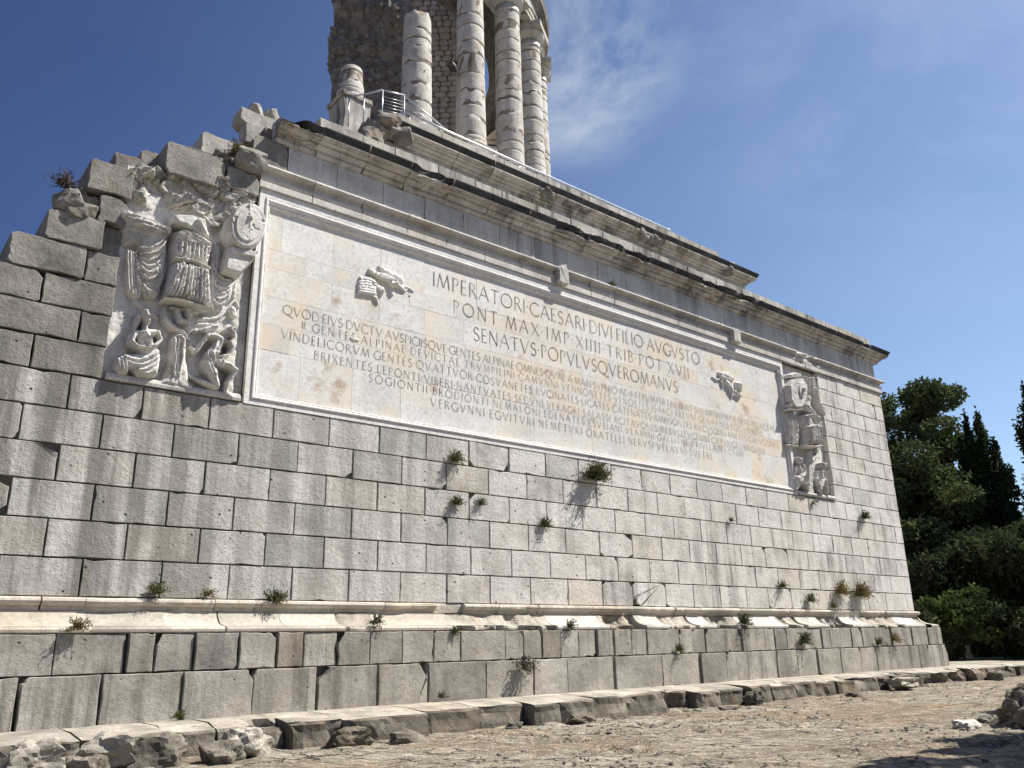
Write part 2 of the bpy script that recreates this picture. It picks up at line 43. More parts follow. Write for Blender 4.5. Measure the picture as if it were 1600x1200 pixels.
mm = N(wn, 'ShaderNodeMath', operation='MULTIPLY', use_clamp=True); wn.links.new(acc, mm.inputs[0]); wn.links.new(cr.outputs[0], mm.inputs[1])
mx = N(wn, 'ShaderNodeMixRGB', ins={'Color2': (5.2, 5.6, 6.3, 1)}); wn.links.new(mm.outputs[0], mx.inputs['Fac']); wn.links.new(sky.outputs[0], mx.inputs['Color1'])
gd = N(wn, 'ShaderNodeVectorMath', operation='DOT_PRODUCT'); gd.inputs[1].default_value = wdir(95, 8); wn.links.new(tc.outputs['Generated'], gd.inputs[0])
gm = N(wn, 'ShaderNodeMapRange', interpolation_type='SMOOTHSTEP', ins={'From Min': -0.1, 'From Max': 0.95, 'To Min': 0.0, 'To Max': 1.0}); wn.links.new(gd.outputs['Value'], gm.inputs['Value'])
gr = wn.nodes.new('ShaderNodeValToRGB'); gr.color_ramp.elements[0].color = (0.30, 0.355, 0.54, 1); gr.color_ramp.elements[1].color = (0.98, 0.98, 1.0, 1); wn.links.new(gm.outputs[0], gr.inputs[0])
gx = N(wn, 'ShaderNodeMixRGB', blend_type='MULTIPLY', ins={0: 1.0}); wn.links.new(sky.outputs[0], gx.inputs[1]); wn.links.new(gr.outputs[0], gx.inputs[2]); wn.links.new(gx.outputs[0], mx.inputs['Color1'])
bg = N(wn, 'ShaderNodeBackground', ins={'Strength': 0.09}); wn.links.new(mx.outputs[0], bg.inputs['Color'])
wo = N(wn, 'ShaderNodeOutputWorld'); wn.links.new(bg.outputs[0], wo.inputs['Surface'])
sd = bpy.data.lights.new('sun', 'SUN'); sd.energy = 5.0; sd.angle = math.radians(0.53); sd.color = (1.0, 0.945, 0.86)
so = bpy.data.objects.new('sun', sd); COL.objects.link(so); so.rotation_euler = SUN.to_track_quat('Z', 'Y').to_euler(); so.location = (10, -20, 40)
S.view_settings.view_transform = 'Standard'; S.view_settings.look = 'None'; S.view_settings.exposure = 0.75; S.view_settings.gamma = 1.0
S.view_settings.use_curve_mapping = False
S.render.engine = 'CYCLES'
# ------------------------------------------------------------------ materials
def ramp(t, src, stops):
    r = t.nodes.new('ShaderNodeValToRGB'); e = r.color_ramp.elements
    while len(e) > 1: e.remove(e[-1])
    e[0].position = stops[0][0]; e[0].color = tuple(stops[0][1]) + (1,)
    for p, c in stops[1:]:
        k = e.new(p); k.color = tuple(c) + (1,)
    t.links.new(src, r.inputs[0]); return r.outputs[0]
def gray(v): return (v, v, v)
def stone(name, base, dark, light, streak=0.5, streak_col=(0.10, 0.095, 0.085), tint=0.25, pits=0.5, bump=0.5, patch=None, left=0.0, rust=0.15, fine=14.0, blotch=1.3, rough=0.9):
    m = bpy.data.materials.new(name); m.use_nodes = True; t = m.node_tree; t.nodes.clear(); L = t.links.new
    geo = N(t, 'ShaderNodeNewGeometry'); oi = N(t, 'ShaderNodeObjectInfo')
    off = N(t, 'ShaderNodeVectorMath', operation='SCALE', ins={'Scale': 0.0}); 
    cmb = N(t, 'ShaderNodeCombineXYZ'); L(oi.outputs['Random'], cmb.inputs[0]); L(oi.outputs['Random'], cmb.inputs[2])
    sc = N(t, 'ShaderNodeVectorMath', operation='SCALE', ins={'Scale': 37.0}); L(cmb.outputs[0], sc.inputs[0])
    ad = N(t, 'ShaderNodeVectorMath', operation='ADD'); L(geo.outputs['Position'], ad.inputs[0]); L(sc.outputs[0], ad.inputs[1]); P = ad.outputs[0]
    n1 = N(t, 'ShaderNodeTexNoise', ins={'Scale': blotch, 'Detail': 8, 'Roughness': 0.62}); L(P, n1.inputs['Vector'])
    col = ramp(t, n1.outputs['Fac'], [(0.32, dark), (0.5, base), (0.68, light)])
    # speckle
    n2 = N(t, 'ShaderNodeTexNoise', ins={'Scale': fine, 'Detail': 7, 'Roughness': 0.7}); L(P, n2.inputs['Vector'])
    sp = ramp(t, n2.outputs['Fac'], [(0.30, gray(0.62)), (0.5, gray(1.0)), (0.7, gray(1.15))])
    def mul(a, b, f=1.0, mode='MULTIPLY'):
        x = N(t, 'ShaderNodeMixRGB', blend_type=mode)
        if isinstance(f, float): x.inputs[0].default_value = f
        else: L(f, x.inputs[0])
        L(a, x.inputs[1])
        if isinstance(b, tuple): x.inputs[2].default_value = b + (1,)
        else: L(b, x.inputs[2])
        return x.outputs[0]
    col = mul(col, sp, 0.75)
    if patch:
        n3 = N(t, 'ShaderNodeTexNoise', ins={'Scale': patch[1], 'Detail': 5, 'Roughness': 0.55, 'Distortion': 0.4}); L(P, n3.inputs['Vector'])
        f3 = ramp(t, n3.outputs['Fac'], [(0.46, gray(0)), (0.64, gray(1))])
        col = mul(col, patch[0], f3, 'MIX')
    if rust > 0:
        n5 = N(t, 'ShaderNodeTexNoise', ins={'Scale': 1.1, 'Detail': 10, 'Roughness': 0.75}); 
        a5 = N(t, 'ShaderNodeVectorMath', operation='ADD'); a5.inputs[1].default_value = (11, 5, 3); L(P, a5.inputs[0]); L(a5.outputs[0], n5.inputs['Vector'])
        f5 = ramp(t, n5.outputs['Fac'], [(0.57, gray(0)), (0.66, gray(min(1, rust * 3)))])
        col = mul(col, (0.30, 0.19, 0.10), f5, 'MIX')
    # vertical water streaks
    mpn = N(t, 'ShaderNodeMapping'); mpn.inputs['Scale'].default_value = (3.0, 3.0, 0.22); L(geo.outputs['Position'], mpn.inputs['Vector'])
    n4 = N(t, 'ShaderNodeTexNoise', ins={'Scale': 1.0, 'Detail': 7, 'Roughness': 0.68, 'Distortion': 0.25}); L(mpn.outputs[0], n4.inputs['Vector'])
    f4 = ramp(t, n4.outputs['Fac'], [(0.47, gray(0)), (0.60, gray(1))])
    wm = N(t, 'ShaderNodeTexNoise', ins={'Scale': 0.45, 'Detail': 3}); L(geo.outputs['Position'], wm.inputs['Vector'])
    fw = N(t, 'ShaderNodeMapRange', ins={'From Min': 0.44, 'From Max': 0.60, 'To Min': 0.12, 'To Max': 1.0}); L(wm.outputs['Fac'], fw.inputs[0])
    st = N(t, 'ShaderNodeMath', operation='MULTIPLY'); L(f4, st.inputs[0]); L(fw.outputs[0], st.inputs[1])
    amt = N(t, 'ShaderNodeMath', operation='MULTIPLY', ins={1: streak}); L(st.outputs[0], amt.inputs[0]); last = amt.outputs[0]
    if left > 0:   # the weathered, lichen-grey end of the wall where rain runs off the ruined courses
        sx = N(t, 'ShaderNodeSeparateXYZ'); L(geo.outputs['Position'], sx.inputs[0])
        gx = N(t, 'ShaderNodeMapRange', ins={'From Min': 2.5, 'From Max': 12.5, 'To Min': left, 'To Max': 0.0}); L(sx.outputs[0], gx.inputs[0])
        n6 = N(t, 'ShaderNodeTexNoise', ins={'Scale': 0.9, 'Detail': 8, 'Roughness': 0.6}); L(mpn.outputs[0], n6.inputs['Vector'])
        m6 = N(t, 'ShaderNodeMapRange', ins={'From Min': 0.38, 'From Max': 0.56, 'To Min': 0.25, 'To Max': 1.0}); L(n6.outputs['Fac'], m6.inputs[0])
        g2 = N(t, 'ShaderNodeMath', operation='MULTIPLY'); L(gx.outputs[0], g2.inputs[0]); L(m6.outputs[0], g2.inputs[1])
        col = mul(col, (0.19, 0.178, 0.160), g2.outputs[0], 'MIX')
    col = mul(col, streak_col, last, 'MIX')
    # per-piece tint
    rr = ramp(t, oi.outputs['Random'], [(0.0, gray(1 - tint)), (0.08, gray(1-tint*.8)), (0.14, (1.0, 0.985, 0.965)), (0.45, (1-tint*.15, 1-tint*.2, 1-tint*.25)), (0.62, (1.0 + tint*0.25,)*3), (0.86, (1, .99, .975)), (0.90, (1 - tint*0.2, 1 - tint*0.40, 1 - tint*0.75)), (0.94, (1 - tint*0.15, 1 - tint*0.3, 1 - tint*0.55)), (1.0, gray(1-tint*.4))])
    col = mul(col, rr, 1.0)
    # pits
    vo = N(t, 'ShaderNodeTexVoronoi', ins={'Scale': 5.5, 'Randomness': 1.0}); L(P, vo.inputs['Vector'])
    pt = N(t, 'ShaderNodeMapRange', ins={'From Min': 0.06, 'From Max': 0.13, 'To Min': 1.0, 'To Max': 0.0}); L(vo.outputs['Distance'], pt.inputs[0])
    vm = N(t, 'ShaderNodeTexVoronoi', ins={'Scale': 22.0}); L(P, vm.inputs['Vector'])
    pt2 = N(t, 'ShaderNodeMapRange', ins={'From Min': 0.08, 'From Max': 0.25, 'To Min': 1.0, 'To Max': 0.0}); L(vm.outputs['Distance'], pt2.inputs[0])
    rg = N(t, 'ShaderNodeMapRange', ins={'From Min': 0.47, 'From Max': 0.58, 'To Min': 0.0, 'To Max': 1.0}); L(n1.outputs['Fac'], rg.inputs[0])
    p2m = N(t, 'ShaderNodeMath', operation='MULTIPLY'); L(pt2.outputs[0], p2m.inputs[0]); L(rg.outputs[0], p2m.inputs[1])
    cn2 = N(t, 'ShaderNodeSeparateXYZ'); L(vo.outputs['Color'], cn2.inputs[0])
    th = N(t, 'ShaderNodeMath', operation='GREATER_THAN', ins={1: 0.72}); L(cn2.outputs[0], th.inputs[0])
    ptm = N(t, 'ShaderNodeMath', operation='MULTIPLY'); L(pt.outputs[0], ptm.inputs[0]); L(th.outputs[0], ptm.inputs[1])
    pf = N(t, 'ShaderNodeMath', operation='MULTIPLY', ins={1: min(1, pits*1.3)}); L(ptm.outputs[0], pf.inputs[0])
    col = mul(col, (0.07, 0.06, 0.05), pf.outputs[0], 'MIX')
    # height
    nf = N(t, 'ShaderNodeMath', operation='MULTIPLY', ins={1: 0.55}); L(n2.outputs['Fac'], nf.inputs[0])
    h = N(t, 'ShaderNodeMath', operation='MULTIPLY_ADD', ins={1: -1.8 * pits}); L(ptm.outputs[0], h.inputs[0]); L(nf.outputs[0], h.inputs[2])
    h2 = N(t, 'ShaderNodeMath', operation='MULTIPLY_ADD', ins={1: -0.9 * pits}); L(p2m.outputs[0], h2.inputs[0]); L(h.outputs[0], h2.inputs[2])
    h3 = N(t, 'ShaderNodeMath', operation='MULTIPLY_ADD', ins={1: 1.5}); L(n1.outputs['Fac'], h3.inputs[0]); L(h2.outputs[0], h3.inputs[2])
    bp = N(t, 'ShaderNodeBump', ins={'Strength': bump, 'Distance': 0.030}); L(h3.outputs[0], bp.inputs['Height'])
    b = N(t, 'ShaderNodeBsdfPrincipled', ins={'Roughness': rough, 'Specular IOR Level': 0.25}); L(col, b.inputs['Base Color']); L(bp.outputs[0], b.inputs['Normal'])
    o = N(t, 'ShaderNodeOutputMaterial'); L(b.outputs[0], o.inputs[0])
    return m
def plain(name, c, rough=0.7, metal=0.0, var=0.3, scale=8.0, bump=0.0, trans=0.0):
    m = bpy.data.materials.new(name); m.use_nodes = True; t = m.node_tree; L = t.links.new
    b = t.nodes['Principled BSDF']; b.inputs['Roughness'].default_value = rough; b.inputs['Metallic'].default_value = metal
    geo = N(t, 'ShaderNodeNewGeometry'); n = N(t, 'ShaderNodeTexNoise', ins={'Scale': scale, 'Detail': 5}); L(geo.outputs['Position'], n.inputs['Vector'])
    c0 = tuple(x*(1-var) for x in c); c1 = tuple(min(1, x*(1+var)) for x in c)
    L(ramp(t, n.outputs['Fac'], [(0.3, c0), (0.7, c1)]), b.inputs['Base Color'])
    if bump: bp = N(t, 'ShaderNodeBump', ins={'Strength': bump, 'Distance': 0.03}); L(n.outputs['Fac'], bp.inputs['Height']); L(bp.outputs[0], b.inputs['Normal'])
    if trans and 'Transmission Weight' in b.inputs:
        pass
    return m
def leafmat(name, c, var=0.45):
    m = bpy.data.materials.new(name); m.use_nodes = True; t = m.node_tree; t.nodes.clear(); L = t.links.new
    geo = N(t, 'ShaderNodeNewGeometry'); n = N(t, 'ShaderNodeTexNoise', ins={'Scale': 0.7, 'Detail': 4}); L(geo.outputs['Position'], n.inputs['Vector'])
    n2 = N(t, 'ShaderNodeMath', operation='MULTIPLY_ADD', ins={1: 0.3}); L(geo.outputs['Random Per Island'], n2.inputs[0]); L(n.outputs['Fac'], n2.inputs[2])
    col = ramp(t, n2.outputs[0], [(0.40, tuple(x*(1-var) for x in c)), (0.65, c), (0.92, (c[0]*(1+var*1.3), c[1]*(1+var), c[2]*(1+var*.4)))])
    d = N(t, 'ShaderNodeBsdfDiffuse'); tr = N(t, 'ShaderNodeBsdfTranslucent'); mxs = N(t, 'ShaderNodeMixShader', ins={0: 0.22}); L(col, d.inputs[0]); L(col, tr.inputs[0])
    L(d.outputs[0], mxs.inputs[1]); L(tr.outputs[0], mxs.inputs[2]); o = N(t, 'ShaderNodeOutputMaterial'); L(mxs.outputs[0], o.inputs[0]); return m
MT = {}
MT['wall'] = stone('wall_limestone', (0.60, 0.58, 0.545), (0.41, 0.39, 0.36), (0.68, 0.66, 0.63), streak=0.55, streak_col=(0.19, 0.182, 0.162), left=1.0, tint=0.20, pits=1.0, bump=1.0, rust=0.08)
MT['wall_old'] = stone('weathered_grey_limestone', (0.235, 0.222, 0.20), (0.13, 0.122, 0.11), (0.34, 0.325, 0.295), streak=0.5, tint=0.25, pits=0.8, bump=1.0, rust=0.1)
MT['plinth'] = stone('plinth_grey_stone', (0.325, 0.305, 0.27), (0.225, 0.21, 0.183), (0.44, 0.415, 0.37), streak=0.7, streak_col=(0.10, 0.093, 0.08), tint=0.26, pits=0.55, bump=0.8, rust=0.08)
MT['mould'] = stone('moulding_cream_stone', (0.46, 0.425, 0.365), (0.34, 0.31, 0.265), (0.55, 0.515, 0.45), streak=0.25, streak_col=(0.25, 0.23, 0.2), tint=0.18, pits=0.3, bump=0.5, rust=0.05)
MT['ent'] = stone('entablature_stone', (0.50, 0.48, 0.45), (0.36, 0.34, 0.31), (0.60, 0.58, 0.54), streak=0.55, streak_col=(0.17, 0.16, 0.15), tint=0.14, pits=0.2, bump=0.35, rust=0.05)
MT['frieze'] = stone('frieze_blue_grey_stone', (0.50, 0.49, 0.475), (0.37, 0.36, 0.35), (0.58, 0.57, 0.56), streak=0.6, streak_col=(0.13, 0.13, 0.13), tint=0.12, pits=0.2, bump=0.3, rust=0.02)
MT['cornice'] = stone('cornice_ochre_stone', (0.46, 0.435, 0.40), (0.24, 0.222, 0.198), (0.58, 0.555, 0.52), streak=0.85, streak_col=(0.10, 0.095, 0.085), tint=0.2, pits=0.35, bump=0.7, rust=0.35)
MT['cornice_shade'] = stone('painted_cornice_shade', (0.045, 0.045, 0.048), (0.03, 0.03, 0.032), (0.08, 0.08, 0.08), streak=0.2, streak_col=(0.22, 0.21, 0.2), tint=0.15, pits=0.1, bump=0.7, rust=0.0)  # shade of the overhanging cornice top, painted into the band's colour
MT['attic'] = stone('attic_stone', (0.40, 0.38, 0.345), (0.27, 0.255, 0.23), (0.50, 0.48, 0.44), streak=0.95, streak_col=(0.13, 0.125, 0.115), tint=0.2, pits=0.25, bump=0.7, rust=0.05)
MT['marble'] = stone('veined_marble', (0.615, 0.61, 0.59), (0.51, 0.51, 0.505), (0.69, 0.68, 0.66), streak=0.15, streak_col=(0.46, 0.41, 0.34), tint=0.09, pits=0.05, bump=0.10, patch=((0.64, 0.57, 0.455), 0.6), rust=0.22, blotch=1.0, rough=0.7)
MT['frame'] = stone('frame_marble', (0.70, 0.69, 0.665), (0.60, 0.59, 0.565), (0.76, 0.75, 0.73), streak=0.15, streak_col=(0.4, 0.36, 0.3), tint=0.05, pits=0.05, bump=0.15, rust=0.04)
MT['relief'] = stone('relief_plaster_stone', (0.58, 0.56, 0.525), (0.38, 0.365, 0.335), (0.68, 0.66, 0.62), streak=0.35, streak_col=(0.18, 0.17, 0.155), tint=0.03, pits=0.25, bump=0.55, rust=0.03, fine=20, blotch=2.2)
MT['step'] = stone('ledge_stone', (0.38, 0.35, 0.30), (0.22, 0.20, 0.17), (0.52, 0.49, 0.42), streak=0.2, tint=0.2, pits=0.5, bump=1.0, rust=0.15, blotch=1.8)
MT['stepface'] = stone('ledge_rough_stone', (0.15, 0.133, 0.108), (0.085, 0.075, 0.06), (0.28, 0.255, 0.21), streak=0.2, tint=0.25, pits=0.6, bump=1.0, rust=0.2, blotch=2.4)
MT['core'] = stone('rubble_core', (0.20, 0.186, 0.17), (0.10, 0.092, 0.082), (0.32, 0.30, 0.275), streak=0.2, tint=0.2, pits=0.9, bump=1.0, rust=0.2, blotch=2.0)
MT['mortar'] = stone('recessed_mortar', (0.16, 0.145, 0.125), (0.08, 0.07, 0.06), (0.26, 0.24, 0.2), streak=0.0, tint=0.0, pits=0.5, bump=0.8, rust=0.1)
MT['masonry'] = stone('tower_masonry', (0.42, 0.37, 0.315), (0.30, 0.26, 0.22), (0.52, 0.47, 0.41), streak=0.2, tint=0.3, pits=0.4, bump=0.8, rust=0.1)
MT['column'] = stone('column_marble', (0.52, 0.50, 0.465), (0.36, 0.34, 0.31), (0.60, 0.58, 0.55), streak=0.3, tint=0.16, pits=0.9, bump=0.9, patch=None, rust=0.10, blotch=1.5)
MT['joint'] = stone('column_mortar', (0.24, 0.198, 0.155), (0.15, 0.122, 0.095), (0.34, 0.285, 0.225), streak=0.0, tint=0.15, pits=0.6, bump=1.0, rust=0.0, fine=20)
MT['white_rock'] = stone('pale_broken_rock', (0.46, 0.44, 0.40), (0.25, 0.235, 0.205), (0.60, 0.575, 0.53), streak=0.1, tint=0.15, pits=0.3, bump=1.0, rust=0.1)
MT['groove_shade'] = plain('letter_groove_shade_dirt', (0.20, 0.18, 0.155), 0.95, var=0.75, scale=3.2)  # dark colour stands for the shade and dirt inside cut letters
MT['groove_shade_small'] = plain('worn_small_groove_shade_dirt', (0.25, 0.225, 0.19), 0.95, var=0.5, scale=2.6)
MT['steel'] = plain('galvanised_steel', (0.55, 0.56, 0.58), 0.35, metal=0.9, var=0.1)
MT['darkiron'] = plain('dark_iron', (0.05, 0.05, 0.05), 0.6, metal=0.4)
MT['timber'] = plain('pale_timber', (0.45, 0.33, 0.18), 0.8)
MT['bark'] = plain('bark', (0.09, 0.065, 0.045), 0.95, scale=12, bump=0.8)
MT['pine'] = leafmat('pine_needles', (0.082, 0.106, 0.050))
MT['cypress'] = leafmat('cypress_foliage', (0.034, 0.050, 0.026))
MT['oak'] = leafmat('evergreen_oak_leaves', (0.058, 0.074, 0.038))
MT['shrub'] = leafmat('bright_shrub_leaves', (0.07, 0.10, 0.038))
MT['tuft'] = leafmat('wall_plant_leaves', (0.085, 0.092, 0.042), 0.5)
MT['drytuft'] = leafmat('dry_wall_plant', (0.17, 0.14, 0.065), 0.5)
MT['dead'] = plain('dead_twigs', (0.08, 0.06, 0.045), 0.95)
# ground
def ground_mat():
    m = bpy.data.materials.new('trodden_rock_ground'); m.use_nodes = True; t = m.node_tree; L = t.links.new
    b = t.nodes['Principled BSDF']; b.inputs['Roughness'].default_value = 0.95; b.inputs['Specular IOR Level'].default_value = 0.2
    g = N(t, 'ShaderNodeNewGeometry'); mr_ = N(t, 'ShaderNodeMapping'); mr_.inputs['Rotation'].default_value = (0, 0, 0.69); L(g.outputs['Position'], mr_.inputs[0])
    mp = N(t, 'ShaderNodeMapping'); mp.inputs['Scale'].default_value = (0.42, 1.25, 1.0); L(mr_.outputs[0], mp.inputs[0])
    n1 = N(t, 'ShaderNodeTexNoise', ins={'Scale': 0.55, 'Detail': 9, 'Roughness': 0.7}); L(mp.outputs[0], n1.inputs[0])
    n2 = N(t, 'ShaderNodeTexNoise', ins={'Scale': 5.0, 'Detail': 9, 'Roughness': 0.75}); L(mp.outputs[0], n2.inputs[0])
    c1 = ramp(t, n1.outputs['Fac'], [(0.36, (0.29, 0.265, 0.22)), (0.47, (0.245, 0.22, 0.17)), (0.56, (0.205, 0.165, 0.12)), (0.66, (0.21, 0.155, 0.10))])
    c2 = ramp(t, n2.outputs['Fac'], [(0.34, gray(0.35)), (0.46, gray(0.8)), (0.56, gray(1.1)), (0.66, gray(2.0))])
    x = N(t, 'ShaderNodeMixRGB', blend_type='MULTIPLY', ins={0: 0.9}); L(c1, x.inputs[1]); L(c2, x.inputs[2])
    v = N(t, 'ShaderNodeTexVoronoi', ins={'Scale': 26.0}); L(g.outputs['Position'], v.inputs['Vector'])
    pf = N(t, 'ShaderNodeSeparateXYZ'); L(v.outputs['Color'], pf.inputs[0])
    gt = N(t, 'ShaderNodeMapRange', ins={'From Min': 0.86, 'From Max': 0.9, 'To Min': 0.0, 'To Max': 0.6}); L(pf.outputs[0], gt.inputs[0])
    y = N(t, 'ShaderNodeMixRGB', ins={'Color2': (0.42, 0.39, 0.33, 1)}); L(gt.outputs[0], y.inputs[0]); L(x.outputs[0], y.inputs[1])
    dn = N(t, 'ShaderNodeTexNoise', ins={'Scale': 1.3, 'Detail': 5}); L(g.outputs['Position'], dn.inputs['Vector'])
    dv = N(t, 'ShaderNodeVectorMath', operation='SCALE', ins={'Scale': 0.7}); L(dn.outputs['Color'], dv.inputs[0]); da = N(t, 'ShaderNodeVectorMath', operation='ADD'); L(dv.outputs[0], da.inputs[0]); L(mp.outputs[0], da.inputs[1])
    ve = N(t, 'ShaderNodeTexVoronoi', feature='DISTANCE_TO_EDGE', ins={'Scale': 2.1}); L(da.outputs[0], ve.inputs['Vector'])
    ce = N(t, 'ShaderNodeMapRange', ins={'From Min': 0.004, 'From Max': 0.035, 'To Min': 1.0, 'To Max': 0.0}); L(ve.outputs['Distance'], ce.inputs[0])
    cmn = N(t, 'ShaderNodeMapRange', ins={'From Min': 0.42, 'From Max': 0.56, 'To Min': 0.0, 'To Max': 0.9}); L(n1.outputs['Fac'], cmn.inputs[0])
    inv = N(t, 'ShaderNodeMath', operation='SUBTRACT', ins={0: 1.0}); L(cmn.outputs[0], inv.inputs[1])
    cf = N(t, 'ShaderNodeMath', operation='MULTIPLY'); L(ce.outputs[0], cf.inputs[0]); L(inv.outputs[0], cf.inputs[1])
    z_ = N(t, 'ShaderNodeMixRGB', ins={'Color2': (0.055, 0.045, 0.032, 1)}); L(cf.outputs[0], z_.inputs[0]); L(y.outputs[0], z_.inputs[1]); L(z_.outputs[0], b.inputs['Base Color'])
    h0 = N(t, 'ShaderNodeMath', operation='MULTIPLY_ADD', ins={1: -1.2}); L(cf.outputs[0], h0.inputs[0]); L(n2.outputs['Fac'], h0.inputs[2])
    h = N(t, 'ShaderNodeMath', operation='MULTIPLY_ADD', ins={1: -0.3}); L(v.outputs['Distance'], h.inputs[0]); L(h0.outputs[0], h.inputs[2])
    bp = N(t, 'ShaderNodeBump', ins={'Strength': 1.0, 'Distance': 0.05}); L(h.outputs[0], bp.inputs['Height']); L(bp.outputs[0], b.inputs['Normal'])
    return m
MT['ground'] = ground_mat()
# ------------------------------------------------------------------ helpers
def mesh(name, v, f, mats, smooth=False, mi=None):
    me = bpy.data.meshes.new(name); me.from_pydata([tuple(p) for p in v], [], [tuple(q) for q in f])
    for m in (mats if isinstance(mats, (list, tuple)) else [mats]): me.materials.append(m)
    if smooth: me.polygons.foreach_set('use_smooth', [True]*len(me.polygons))
    if mi is not None: me.polygons.foreach_set('material_index', mi)
    me.update(); return me
def qmesh(name, v, f, mat, smooth=False):
    v = np.asarray(v, dtype=np.float32); f = np.asarray(f, dtype=np.int32); k = f.shape[1]
    me = bpy.data.meshes.new(name); me.vertices.add(len(v)); me.vertices.foreach_set('co', v.ravel())
    me.loops.add(f.size); me.loops.foreach_set('vertex_index', f.ravel()); me.polygons.add(len(f))
    me.polygons.foreach_set('loop_start', np.arange(0, f.size, k, dtype=np.int32)); me.polygons.foreach_set('loop_total', np.full(len(f), k, dtype=np.int32))
    if smooth: me.polygons.foreach_set('use_smooth', np.ones(len(f), dtype=bool))
    me.materials.append(mat); me.update(calc_edges=True); me.validate(); return me
def link(name, me, parent=None, loc=None, rot=None, scale=None, **props):
    o = bpy.data.objects.new(name, me); COL.objects.link(o)
    if parent is not None: o.parent = parent
    if loc is not None: o.location = loc
    if rot is not None: o.rotation_euler = rot
    if scale is not None: o.scale = scale
    for k, x in props.items(): o[k] = x
    return o
def thing(name, label, cat, loc=(0, 0, 0), group=None):
    o = link(name, None, loc=loc, label=label, category=cat)
    if group: o['group'] = group
    return o
def hash3(ix, iy, s):
    h = (ix.astype(np.int64)*374761393 + iy.astype(np.int64)*668265263 + s*1274126177) & 0xffffffff
    h = ((h ^ (h >> 13))*1274126177) & 0xffffffff
    return ((h ^ (h >> 16)) & 0xffff)/65535.0
def vnoise(x, y, s=0):
    ix, iy = np.floor(x), np.floor(y); fx, fy = x-ix, y-iy; fx = fx*fx*(3-2*fx); fy = fy*fy*(3-2*fy)
    a = hash3(ix, iy, s); b = hash3(ix+1, iy, s); c = hash3(ix, iy+1, s); d = hash3(ix+1, iy+1, s)
    return (a*(1-fx)+b*fx)*(1-fy) + (c*(1-fx)+d*fx)*fy
def fbm(x, y, s=0, o=5):
    r = 0; a = 0.5
    for k in range(o): r = r + a*vnoise(x*2**k, y*2**k, s+k); a *= 0.5
    return r
# block with worn, chipped front edge; front at y0, back at y0+depth
def block_mesh(x0, x1, z0, z1, y0, depth, mat, chips=(0, 0, 0, 0), wear=0.0032, bev=0.007, name='block', rmat=None, tilt=0.0):
    pts = []
    cs = [(x0, z0, 1, 1), (x1, z0, -1, 1), (x1, z1, -1, -1), (x0, z1, 1, -1)]
    W, H = x1-x0, z1-z0
    for i, (cx, cz, sx, sz) in enumerate(cs):
        c = chips[i]
        a = c if c > 0 else random.uniform(0.005, 0.016)
        ax, az = min(a*random.uniform(.45, 1.6), W*.45), min(a*random.uniform(.45, 1.6), H*.40)
        p1 = (cx, cz+sz*az); p2 = (cx+sx*ax, cz)
        mid = [(cx+sx*ax*.35, cz+sz*az*.42)] if a <= 0.05 else [(cx+sx*ax*random.uniform(.10, .42), cz+sz*az*random.uniform(.55, .8)), (cx+sx*ax*random.uniform(.35, .6), cz+sz*az*random.uniform(.28, .55)), (cx+sx*ax*random.uniform(.6, .85), cz+sz*az*random.uniform(.05, .3))]
        seq = [p1]+mid+[p2]
        if i in (1, 3): seq = seq[::-1]
        pts += seq
        # edge midpoints to next corner
        nx = cs[(i+1) % 4]
        n = 6 if i % 2 == 0 else 4
        for k in range(1, n):
            u = k/n + random.uniform(-.07, .07)
            j = abs(random.gauss(0, wear)) + (random.uniform(.01, .03) if random.random() < .03 else 0)
            ex, ez = cx+(nx[0]-cx)*u, cz+(nx[1]-cz)*u
            if i == 0: ez += j
            elif i == 1: ex -= j
            elif i == 2: ez -= j
            else: ex += j
            pts.append((ex, ez))
    mx_, mz_ = (x0+x1)/2, (z0+z1)/2
    n = len(pts); v = []; f = []
    for (x, z) in pts:   # inner front ring
        dx, dz = mx_-x, mz_-z; L = math.hypot(dx, dz); b = bev*random.uniform(.6, 1.5)
        v.append((x+dx/L*b, y0 + tilt*(x-mx_)/W, z+dz/L*b))
    for (x, z) in pts: v.append((x, y0+bev+tilt*(x-mx_)/W, z))
    for (x, z) in pts: v.append((x, y0+depth, z))
    f.append(tuple(range(n)))
    for r in (0, 1):
        for k in range(n):
            k2 = (k+1) % n; f.append((r*n+k, (r+1)*n+k, (r+1)*n+k2, r*n+k2))
    return mesh(name, v, f, mat)
def rock_mesh(sx, sy, sz, mat, seed=0, sub=2, amp=0.25, boxy=0.6, name='rock', smooth=False):
    import bmesh
    bm = bmesh.new(); bmesh.ops.create_icosphere(bm, subdivisions=sub, radius=1.0)
    r = random.Random(seed); offs = [Vector((r.uniform(-1, 1), r.uniform(-1, 1), r.uniform(-1, 1))).normalized() for _ in range(9)]; ds = [r.uniform(.55, .95) for _ in offs]
    from mathutils import noise
    for vt in bm.verts:
        d = vt.co.normalized(); m_ = max(abs(d.x), abs(d.y), abs(d.z)); k = (1-boxy) + boxy/m_*0.8
        p = d*k
        for o_, dd in zip(offs, ds):
            t_ = p.dot(o_)
            if t_ > dd: p -= o_*(t_-dd)*.9
        nz = noise.noise(p*1.7+Vector((seed*3.1, 0, 0)))*amp + noise.noise(p*4.5+Vector((seed*3.1, 5, 0)))*amp*.4 + (noise.noise(p*11+Vector((seed*3.1, 5, 9)))*amp*.22 if sub > 3 else 0)
        p *= 1+nz
        vt.co = Vector((p.x*sx, p.y*sy, p.z*sz))
    me = bpy.data.meshes.new(name); bm.to_mesh(me); bm.free(); me.materials.append(mat)
    if smooth: me.polygons.foreach_set('use_smooth', [True]*len(me.polygons))
    return me
